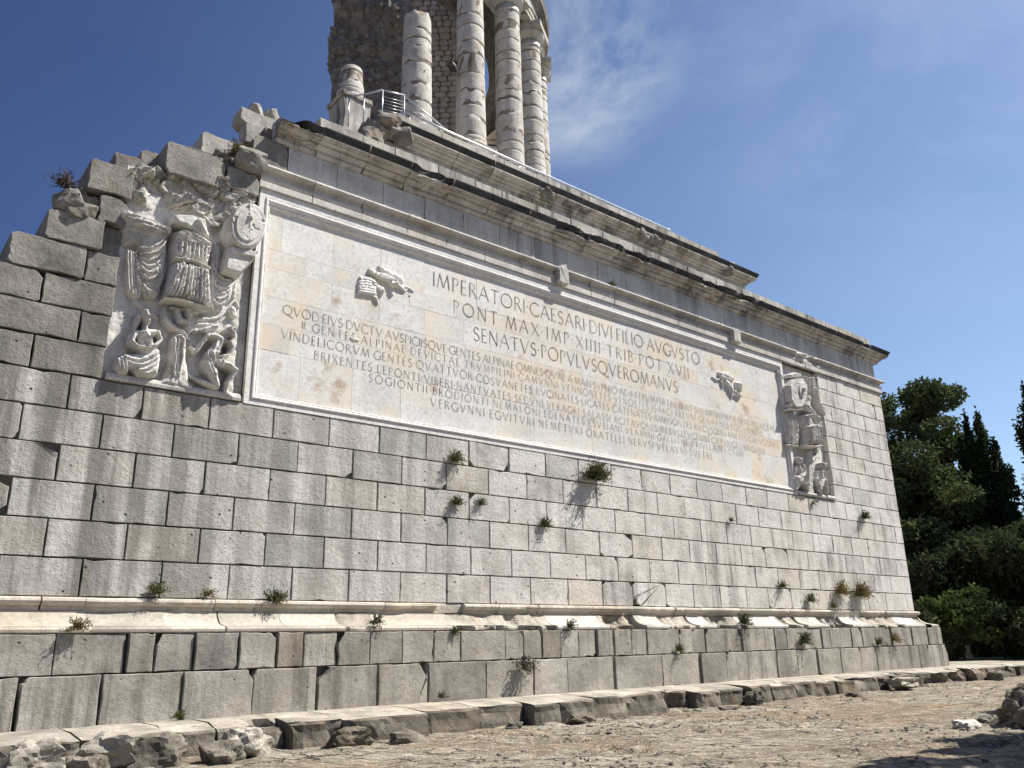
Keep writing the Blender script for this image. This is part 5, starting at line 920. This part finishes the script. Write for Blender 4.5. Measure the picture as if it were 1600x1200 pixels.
column(T0+sp, 22.35, 'tall broken column without capital standing in front of the rubble tower', 'broken_column', False, seed=2, r0=.53, rtop=.47)
column(T0+2*sp, 25.05, 'thickest full-height patched column, between the masonry flank and the narrow sky gap', 'column', True, seed=3, r0=.54, r1=.48)
column(T0+3*sp, 25.05, 'full-height column with round capital visible, just right of the narrow sky gap', 'column', True, seed=4, r0=.54, r1=.48)
column(T0+4*sp, 25.05, 'full-height heavily patched column, rightmost one standing fully in view', 'column', True, seed=5, r0=.53, r1=.47)
column(T0+5*sp, 25.05, 'column mostly hidden behind the rightmost patched column, a sliver at its right edge', 'column', True, seed=6, r0=.53, r1=.47)
# entablature ring over the standing columns
ring = thing('ring_entablature', 'curved stone entablature and vault carried by the standing columns at the top of the picture', 'entablature', loc=(TC[0], TC[1], 26.0))
RI = Matrix.Translation((-TC[0], -TC[1], -26.0))
def sweep(name, prof, t0, t1, n, mats, mi=None, parts=1):
    for p_ in range(parts):
        a0_, a1_ = t0+(t1-t0)*p_/parts+.0008, t0+(t1-t0)*(p_+1)/parts-.0008; V = []; Fq = []; m_ = []
        for k in range(n+1):
            a = a0_+(a1_-a0_)*k/n
            for (r, z) in prof: V.append((TC[0]+r*math.sin(a), TC[1]-r*math.cos(a), z))
        q = len(prof)
        for k in range(n):
            for j in range(q-1): Fq.append((k*q+j, k*q+j+1, (k+1)*q+j+1, (k+1)*q+j)); m_.append(mi[j] if mi else 0)
        o = link(name, mesh(name, V, Fq, mats, mi=m_), ring); o.matrix_parent_inverse = RI
ta, tb = T0+1.62*sp, T0+9*sp
sweep('architrave', [(7.9, 25.97), (8.82, 25.97), (8.82, 26.16), (8.86, 26.17), (8.86, 26.40), (8.92, 26.44), (8.92, 26.5), (8.83, 26.52)], ta, tb, 6, [MT['cornice']], parts=14)
sweep('frieze', [(8.80, 26.5), (8.80, 27.15)], ta, tb, 6, [MT['ent']], parts=14)
sweep('cornice', [(8.80, 27.13), (8.88, 27.15), (8.92, 27.25), (9.0, 27.3), (9.1, 27.34), (9.12, 27.5), (9.16, 27.6), (9.16, 27.66), (8.7, 27.7)], ta, tb, 5, [MT['core']], parts=18)
sweep('vault', [(7.95, 25.97), (7.92, 26.35), (7.7, 26.85), (7.3, 27.15), (6.9, 26.9), (6.6, 26.4), (6.40, 25.7)], ta, tb, 40, [MT['core']])
v = [(TC[0]+r*math.sin(ta), TC[1]-r*math.cos(ta), z) for r, z in [(6.4, 25.7), (6.4, 27.7), (8.95, 27.7), (8.95, 25.97), (7.9, 25.97), (7.7, 26.85), (7.3, 27.15), (6.9, 26.9)]]
o = link('broken_end', mesh('broken_end', v, [(0, 1, 6, 7), (1, 2, 5, 6), (2, 3, 4, 5)], MT['core']), ring); o.matrix_parent_inverse = RI
# stone bracket sticking out on the right limb
for (a_, r_, z_) in [(T0+5.6*sp, 8.75, 24.2), (T0+5.6*sp, 8.75, 23.6)]:
    link('projecting_stone', rock_mesh(.35, .35, .35, MT['core'], seed=int(z_*3), sub=2, amp=.2, boxy=.8), ring, loc=(TC[0]+r_*math.sin(a_)-TC[0], -r_*math.cos(a_), z_-26))
# ================================================================== RAILINGS
def tube(pts, r, n=8):
    V = []; Fq = []
    for k, p in enumerate(pts):
        p = Vector(p); a = Vector(pts[max(0, k-1)]); b = Vector(pts[min(len(pts)-1, k+1)]); d = (b-a).normalized(); u = d.cross(Vector((0, 0, 1)))
        u = u.normalized() if u.length > .01 else Vector((1, 0, 0)); w = d.cross(u).normalized()
        for i in range(n): t_ = 6.2832*i/n; V.append(tuple(p+u*r*math.cos(t_)+w*r*math.sin(t_)))
    for k in range(len(pts)-1):
        for i in range(n): Fq.append((k*n+i, k*n+(i+1) % n, (k+1)*n+(i+1) % n, (k+1)*n+i))
    Fq.append(tuple(range(n))[::-1]); Fq.append(tuple((len(pts)-1)*n+i for i in range(n))); return V, Fq
def tob(name, pts, r, mat, parent): V, Fq = tube(pts, r); return link(name, mesh(name, V, Fq, mat, smooth=True), parent)
rail = thing('pipe_handrail', 'long bright metal handrail pipe running along the top edge of the upper tier', 'handrail')
def rz(x): return 15.86 if x > 20 else 15.92
tob('rail', [(10.6, 3.2, 15.95), (12.0, 3.2, 15.90), (21.9, 3.2, 15.83)], .035, MT['steel'], rail)
for k in range(12): x = 10.7+k*1.01; tob('rail_post', [(x, 3.22, 15.5), (x, 3.22, 15.9)], .018, MT['steel'], rail)
sr = thing('cable_railing', 'thin steel cable railing on the small stair beside the column stub', 'railing')
P_ = [(9.78, 3.2, 15.3, 16.30), (10.46, 3.2, 15.5, 16.44), (9.50, 3.4, 15.2, 15.98), (9.32, 3.5, 15.1, 15.88)]
P_ = [(9.45, 3.6, 15.25, 16.25), (9.80, 3.2, 15.3, 16.32), (10.50, 3.2, 15.5, 16.46), (9.15, 3.9, 15.25, 16.22)]
for (x, y, z0, z1) in P_: tob('rail_post', [(x, y, z0), (x, y, z1)], .022, MT['steel'], sr)
tob('top_rail', [(9.80, 3.2, 16.32), (10.50, 3.2, 16.46)], .022, MT['steel'], sr); tob('top_rail', [(10.50, 3.2, 16.46), (12.0, 3.2, 15.92)], .022, MT['steel'], sr)
tob('top_rail', [(9.15, 3.9, 16.22), (9.45, 3.6, 16.25), (9.80, 3.2, 16.32)], .022, MT['steel'], sr)
for k in range(7):
    f_ = k/7.5; tob('cable', [(9.80, 3.2, 15.42+.8*f_+.05), (10.50, 3.2, 15.55+.8*f_+.05)], .007, MT['steel'], sr)
    tob('cable', [(10.50, 3.2, 15.60+.8*f_), (10.5+1.5*(1-f_*.15), 3.2, 15.60+.8*f_-.36)], .007, MT['steel'], sr)
sc_ = thing('iron_stair', 'dark iron rungs and ledges glimpsed through the gap between two columns', 'stair', loc=(17.2, 9.2, 17.5))
a_ = math.radians(38.55); bx_, by_ = 33.0*math.sin(a_)-17.2, -14+33.0*math.cos(a_)-9.2
for k, z in enumerate([1.2, 2.6, 2.9, 4.2, 5.6, 5.9]):
    tob('rung', [(bx_-.9, by_+.6, z), (bx_+.9, by_-.6, z+.02)], .04, MT['darkiron'], sc_)
for z in (2.1, 3.2, 1.4):
    link('timber_block', mesh('timber_block', [(sx*.2+bx_, sy*.15+by_, z+.35*(h_)) for h_ in (0, 1) for sx, sy in ((-1, -1), (1, -1), (1, 1), (-1, 1))], [(0, 3, 2, 1), (0, 1, 5, 4), (1, 2, 6, 5), (2, 3, 7, 6), (3, 0, 4, 7), (4, 5, 6, 7)], MT['timber']), sc_)
lamp = thing('flood_lamp', 'small dark flood lamp on an arm fixed to the tower masonry beside the thick column', 'lamp')
lx, ly = az_pt(35.25, 24.6)
tob('arm', [(lx+.5, ly+.35, 21.6), (lx-.1, ly-.1, 21.2)], .04, MT['darkiron'], lamp); link('lamp_head', rock_mesh(.26, .2, .15, MT['darkiron'], seed=2, sub=2, amp=.05, boxy=.9), lamp, loc=(lx-.05, ly-.1, 20.95), rot=(0, .5, 0))
# ================================================================== WALL PLANTS
def tuft_mesh(n, L, mat, seed, up=0.2, wdt=.012, spread=1.0):
    r = np.random.default_rng(seed); V = []; F = []
    for k in range(n):
        th = r.uniform(0, 6.283); el = r.uniform(-.5, 1.25); d = np.array([math.cos(th)*math.cos(el)*spread, -abs(math.cos(el)*math.sin(th))*.9-.15, math.sin(el)*.9+up]); d /= np.linalg.norm(d)
        l = L*r.uniform(.45, 1.0); base = np.array([r.uniform(-.06, .06), 0, r.uniform(-.03, .03)])*L*3; s = np.cross(d, r.normal(size=3)); s /= np.linalg.norm(s)+1e-6
        p0 = base; p1 = base+d*l*.55; p2 = base+d*l+np.array([0, 0, -.12*l])
        # leaflets along stem
        for q in range(5):
            t = .3+.7*q/4; c = p0*(1-t)+p2*t + (np.array([0, 0, .05*l]) if t < .9 else 0); ld = d*.6+r.normal(size=3)*.6; ld /= np.linalg.norm(ld); lw = np.cross(ld, r.normal(size=3)); lw /= np.linalg.norm(lw)+1e-6
            a = l*.26; b = wdt; i = len(V); V += [c-lw*b, c+ld*a*.5-lw*b*.9, c+ld*a, c+lw*b]; F.append((i, i+1, i+2, i+3))
        i = len(V); w2 = s*wdt*.35; V += [p0-w2, p0+w2, p2+w2*.3, p2-w2*.3]; F.append((i, i+1, i+2, i+3))
    return qmesh('foliage', np.array(V), np.array(F), mat)
PL = [(14.02, 0, 5.35, .46, 90, 'tuft', 'largest round green tuft growing from the wall below the inscription'),
 (9.95, 0, 5.28, .26, 40, 'tuft', 'green tuft high on the wall below the left half of the inscription'),
 (10.0, 0, 4.37, .20, 34, 'tuft', 'left one of two small tufts side by side on the wall'),
 (10.62, 0, 4.42, .16, 26, 'tuft', 'right one of two small tufts side by side on the wall'),
 (12.45, 0, 4.10, .20, 34, 'tuft', 'small dark green tuft on the wall below and left of the largest tuft'),
 (4.17, -.02, 2.45, .22, 34, 'tuft', 'low green plant growing on the torus moulding at left, under a vertical joint'),
 (6.15, -.02, 2.36, .26, 40, 'tuft', 'bushy green plant hanging over the torus moulding'),
 (5.0, -.02, 2.42, .16, 22, 'drytuft', 'thin sparse plants trailing along the torus between two bushier ones'),
 (26.6, 0, 5.35, .28, 40, 'tuft', 'green tuft on the wall near the right corner, below a tan block'),
 (23.6, 0, 5.55, .14, 18, 'drytuft', 'tiny tuft just under the right relief panel'),
 (24.5, 0, 2.9, .40, 46, 'drytuft', 'tall dry plant, left of two standing above the moulding at the right'),
 (25.6, 0, 2.85, .50, 60, 'drytuft', 'tallest dry plant, right of two standing above the moulding at the right'),
 (22.7, -.02, 2.62, .26, 30, 'tuft', 'small green plant on the lowest wall course, left of the two tall dry plants'),
 (21.4, 0, 2.98, .24, 26, 'tuft', 'drooping tuft in the joint above the lowest wall course at the right'),
 (23.9, -.02, 2.45, .22, 26, 'drytuft', 'short yellowish plant at the foot of the tall dry plants'),
 (7.9, -.45, 1.98, .20, 26, 'tuft', 'green weed sprouting from the broken base moulding left of centre'),
 (9.6, -.50, 1.80, .14, 20, 'tuft', 'tiny weed under the broken moulding at centre'),
 (18.8, -.42, 1.98, .30, 44, 'tuft', 'wide green weed growing in a gap of the base moulding right of centre'),
 (12.6, -.50, 1.88, .20, 22, 'tuft', 'small weed in the broken moulding below the lowest wall course'),
 (3.0, -.52, 1.90, .20, 26, 'drytuft', 'brown weeds on the lower bead of the base moulding at far left'),
 (11.2, -.62, 1.10, .34, 26, 'dead', 'dead drooping twigs hanging on the lower plinth at centre'),
 (9.2, -.64, .66, .14, 16, 'tuft', 'small green weed at the foot of the lower plinth, left of centre'),
 (4.5, -.64, .64, .14, 18, 'tuft', 'tiny weed at the plinth foot near a joint on the left'),
 (16.0, -.56, 1.35, .20, 24, 'tuft', 'weed growing between the two plinth courses right of centre'),
 (21.3, -.54, 1.45, .34, 40, 'tuft', 'dark green clump in a joint of the upper plinth at the right'),
 (25.3, -.56, 1.35, .24, 26, 'tuft', 'green weed at the bottom of the upper plinth near the corner'),
 (26.3, -.56, 1.45, .30, 30, 'drytuft', 'yellow-green weeds on the upper plinth close to the corner'),
 (15.0, -.07, 10.62, .16, 18, 'tuft', 'little plant growing on the astragal above the inscription'),
 (19.3, -.02, 4.7, .14, 16, 'tuft', 'tiny weed in a joint of the wall right of the large tuft'),
 (2.05, .1, 8.98, .30, 34, 'dead', 'dry bush on the broken top of the wall at the far left'),
 (4.95, .2, 10.75, .34, 50, 'drytuft', 'dry weeds among the rubble beside the broken cornice'),
 (5.0, .0, 10.45, .26, 40, 'tuft', 'green weeds in the dark hollow beside the broken cornice')]
for i, (x, y, z, L, n, m, lab) in enumerate(PL):
    link('wall_plant', tuft_mesh(int(n*2.6), L*1.08, MT[m], 900+i, wdt=.006+L*.012), loc=(x, y-.01, z), label=lab, category='plant', group='plants growing out of the monument')
# ================================================================== TREES
def leafcloud(centers, radii, n, size, seed, flat=1.0, shell=.55):
    r = np.random.default_rng(seed); C_ = np.array(centers); Rr = np.array(radii); w = (Rr.prod(axis=1))**(2/3.); w /= w.sum(); k = r.choice(len(C_), n, p=w)
    d = r.normal(size=(n, 3)); d /= np.linalg.norm(d, axis=1)[:, None]; q = (shell+(1-shell)*r.random(n))[:, None]
    nzv = 1+.28*(vnoise(d[:, 0]*2.2+k*3.7+50, d[:, 2]*2.2+d[:, 1]*1.5+50, seed)-.5)[:, None]*2
    P = C_[k]+d*Rr[k]*q*nzv
    a = r.normal(size=(n, 3)); a /= np.linalg.norm(a, axis=1)[:, None]; b = np.cross(a, r.normal(size=(n, 3))); b /= np.linalg.norm(b, axis=1)[:, None]
    s = size*r.uniform(.5, 1.3, size=(n, 1)); V = np.stack([P-a*s-b*s*.45*flat, P+a*s-b*s*.3*flat, P+a*s*.9+b*s*.45*flat, P-a*s*.8+b*s*.4*flat], 1).reshape(-1, 3)
    return V, np.arange(4*n).reshape(n, 4)
def tree(name, label, az, dist, kind, h, w, n, size, seed, cat='tree', zb=.1, trunk=True, trunk_r=.25, xy=None):
    x, y = xy if xy else az_pt(az, dist); t = thing(name, label, cat, loc=(x, y, zb), group={'pine': 'pine trees', 'cypress': 'cypress trees on the skyline', 'oak': 'dark evergreen trees and shrubs', 'shrub': None}[kind])
    r = random.Random(seed); cs = []; rs_ = []
    if kind == 'pine':
        for k in range(44):
            u = r.random(); zz = h*(.18+.78*u); rad = w*(1-.5*u)*math.sqrt(r.random()); a = r.uniform(0, 6.28)
            cs.append((rad*math.cos(a), rad*math.sin(a), zz)); q = w*r.uniform(.22, .42); rs_.append((q, q, q*.62))
        for k in range(10):
            a = r.uniform(0, 6.28); rad = w*.9; zz = h*r.uniform(.25, .8); cs.append((rad*math.cos(a), rad*math.sin(a), zz)); q = w*r.uniform(.15, .28); rs_.append((q, q, q*.5))
    elif kind == 'cypress':
        for k in range(34):
            u = k/33; zz = h*(.04+.93*u); ww = w*(1-u)**.62*(.6+.4*min(1, u*5))+.05; a = r.uniform(0, 6.28); cs.append((ww*.3*math.cos(a), ww*.3*math.sin(a), zz)); rs_.append((ww*.75, ww*.75, h*.045))
        for k in range(16):
            u = r.uniform(.1, .86); ww = w*(1-u)**.62; a = r.uniform(0, 6.28); cs.append((ww*.8*math.cos(a), ww*.8*math.sin(a), h*u+.3)); rs_.append((.16*w+.06, .16*w+.06, h*.05))
    else:
        for k in range(30):
            d = Vector((r.gauss(0, 1), r.gauss(0, 1), r.gauss(0, .8))).normalized()*r.uniform(.2, .85); cs.append((d.x*w, d.y*w, h*.52+d.z*h*.45)); q = w*r.uniform(.22, .42); rs_.append((q, q, q*.85))
    V, F = leafcloud(cs, rs_, n, size, seed, shell=.35 if kind == 'cypress' else .55)
    link('crown', qmesh('crown', V, F, MT[{'pine': 'pine', 'cypress': 'cypress', 'oak': 'oak', 'shrub': 'shrub'}[kind]]), t)
    if trunk:
        tv, tf = [], []
        def add(pts, ra, rb):
            b = len(tv)
            for k, p in enumerate(pts):
                u = k/(len(pts)-1); rr = ra+(rb-ra)*u
                for i in range(8): tv.append((p[0]+rr*math.cos(i*.785), p[1]+rr*math.sin(i*.785), p[2]))
            for k in range(len(pts)-1):
                for i in range(8): tf.append((b+k*8+i, b+k*8+(i+1) % 8, b+(k+1)*8+(i+1) % 8, b+(k+1)*8+i))
        lean = r.uniform(-.05, .05)*h
        add([(lean*u*u, 0, h*(.86 if kind == 'pine' else .6)*u) for u in (0, .2, .4, .6, .8, 1)], trunk_r, trunk_r*.2)
        for k in range(0, len(cs), 3):
            c = cs[k]; z0_ = max(.1*h, c[2]-.15*h); add([(lean*(z0_/h)**2, 0, z0_), (c[0]*.5, c[1]*.5, (z0_+c[2])/2+.1), c], trunk_r*.3, .03)
        link('trunk', qmesh('trunk', np.array(tv), np.array(tf), MT['bark'], smooth=True), t)
    return t
tree('pine_tree', 'tall broad pine whose crown touches the right corner of the monument', 65.7, 52, 'pine', 15.2, 3.9, 46000, .12, 11, trunk_r=.3)
tree('pine_tree', 'lower olive-green pine leaning in front of the cypress pair', 67.5, 50, 'pine', 10.6, 3.6, 34000, .12, 12, trunk_r=.25)
tree('pine_tree', 'pine with bare lower branches right against the wall edge', 64.6, 48, 'pine', 11.2, 3.6, 24000, .12, 13, trunk_r=.25)
tree('cypress_tree', 'left of the two tall joined cypresses on the right skyline', 68.95, 50, 'cypress', 13.2, 1.1, 14000, .10, 14)
tree('cypress_tree', 'tallest of the two joined cypresses on the right skyline', 69.6, 50, 'cypress', 13.3, 1.5, 18000, .10, 15)
tree('cypress_tree', 'stout lower cypress at the right shoulder of the joined pair', 70.25, 50, 'cypress', 11.6, 1.3, 14000, .10, 35)
tree('cypress_tree', 'short dark cypress left of the tall pair', 68.45, 50, 'cypress', 11.8, 1.0, 8000, .13, 16)
tree('cypress_tree', 'slender dark cypress cut by the right edge of the picture', 72.35, 50, 'cypress', 14.3, 1.7, 16000, .11, 17)
tree('cypress_tree', 'small cypress spire peeking behind the olive-green pine', 67.7, 56, 'cypress', 12.2, .8, 6000, .13, 18)
tree('oak_tree', 'large dark evergreen oak filling the space below the cypresses', 70.3, 46, 'oak', 8.0, 4.2, 30000, .13, 19, trunk_r=.3)
tree('oak_tree', 'dark evergreen oak at the right edge beneath the slender cypress', 73.0, 44, 'oak', 8.0, 3.6, 22000, .13, 20, trunk_r=.3)
tree('oak_tree', 'deep shaded evergreen oak beside the monument corner', 64.5, 46, 'oak', 7.4, 3.4, 18000, .13, 21, trunk_r=.3)
tree('oak_tree', 'dark evergreen tree behind the bright leafy shrub', 67.2, 46, 'oak', 7.6, 3.6, 22000, .13, 22, trunk_r=.3)
tree('leafy_shrub', 'bright green leafy shrub catching the sun below the pines', 66.6, 40, 'shrub', 4.0, 1.5, 9000, .10, 23, cat='shrub', trunk_r=.08)
tree('leafy_shrub', 'low dark shrub beside the bright shrub at the wall corner', 64.6, 39, 'oak', 3.2, 1.4, 7000, .11, 24, cat='shrub', trunk_r=.08)
tree('leafy_shrub', 'low dark shrub right of the bright shrub above the stone row', 69.6, 41, 'oak', 3.2, 2.2, 10000, .11, 25, cat='shrub', trunk_r=.08)
tree('leafy_shrub', 'low dark shrub at the right edge above the stone row', 72.6, 40, 'oak', 3.4, 2.4, 10000, .11, 26, cat='shrub', trunk_r=.08)
# wooded slope behind everything
rw = np.random.default_rng(77); cs = []; rs_ = []
for k in range(70):
    a = rw.uniform(60, 80); d = rw.uniform(60, 74); x, y = az_pt(a, d); cs.append((x, y, rw.uniform(1, 8.5))); q = rw.uniform(2, 3.6); rs_.append((q, q, q*.8))
V, F = leafcloud(cs, rs_, 52000, .24, 78); link('distant_wood', qmesh('distant_wood', V, F, MT['oak']), kind='stuff')
# tree standing off to the right that throws the shade into the lower right corner
tree('pine_tree', 'shade pine standing just outside the right of the picture', 0, 0, 'pine', 11.5, 3.0, 16000, .17, 31, trunk_r=.22, xy=(20.6, -14.8))
tree('pine_tree', 'second shade pine outside the right of the picture', 0, 0, 'pine', 13.0, 3.2, 16000, .17, 32, trunk_r=.22, xy=(25.5, -14.0))
tree('pine_tree', 'third shade pine outside the lower right of the picture', 0, 0, 'pine', 9.6, 2.5, 18000, .15, 33, trunk_r=.2, xy=(17.2, -13.3))
# row of low stones and a stone bench far right
SR = [(63.6, 45, .9, .5, 'low stone block, leftmost of the far row in the shade'), (64.9, 45, .9, .45, 'squared stone of the far row, under the pale bench'), (66.2, 46, 1.1, .5, 'wide flat stone of the far row'), (67.3, 45, .9, .55, 'rounded stone in the middle of the far row'),
      (68.4, 46, 1.2, .95, 'tallest upright stone of the far row'), (69.6, 45, .9, .7, 'stone with a small rock on top in the far row'), (70.8, 46, 1.1, .5, 'low stone of the far row near the right edge'), (72.0, 45, .9, .55, 'last stone of the far row at the right edge')]
for i, (a, d, w, h, lab) in enumerate(SR):
    x, y = az_pt(a, d); link('standing_stone', rock_mesh(w/2, .3, h/2, MT['core'], seed=600+i, sub=2, amp=.15, boxy=.85), loc=(x, y, .1+h/2), rot=(0, 0, -math.radians(a)), label=lab, category='stone', group='row of stones under the far trees')
x, y = az_pt(66.55, 43); bt = thing('stone_bench', 'small pale stone bench in front of the dark trees at the right', 'bench', loc=(x, y, .1))
for (z, w, d_, h_, nm) in [(.0, .9, .4, .35, 'base'), (.37, .8, .36, .28, 'seat'), (.67, .65, .2, .42, 'back')]:
    link(nm, mesh(nm, [(sx*w/2, sy*d_/2, z+hh*h_) for hh in (0, 1) for sx, sy in ((-1, -1), (1, -1), (1, 1), (-1, 1))], [(0, 3, 2, 1), (0, 1, 5, 4), (1, 2, 6, 5), (2, 3, 7, 6), (3, 0, 4, 7), (4, 5, 6, 7)], MT['ent']), bt, rot=(0, 0, -math.radians(66)))
print('objects', len(bpy.data.objects), 'tris', sum(sum(len(p.vertices)-2 for p in o.data.polygons) if len(o.data.polygons) < 20000 else 2*len(o.data.polygons) for o in bpy.data.objects if o.type == 'MESH'))
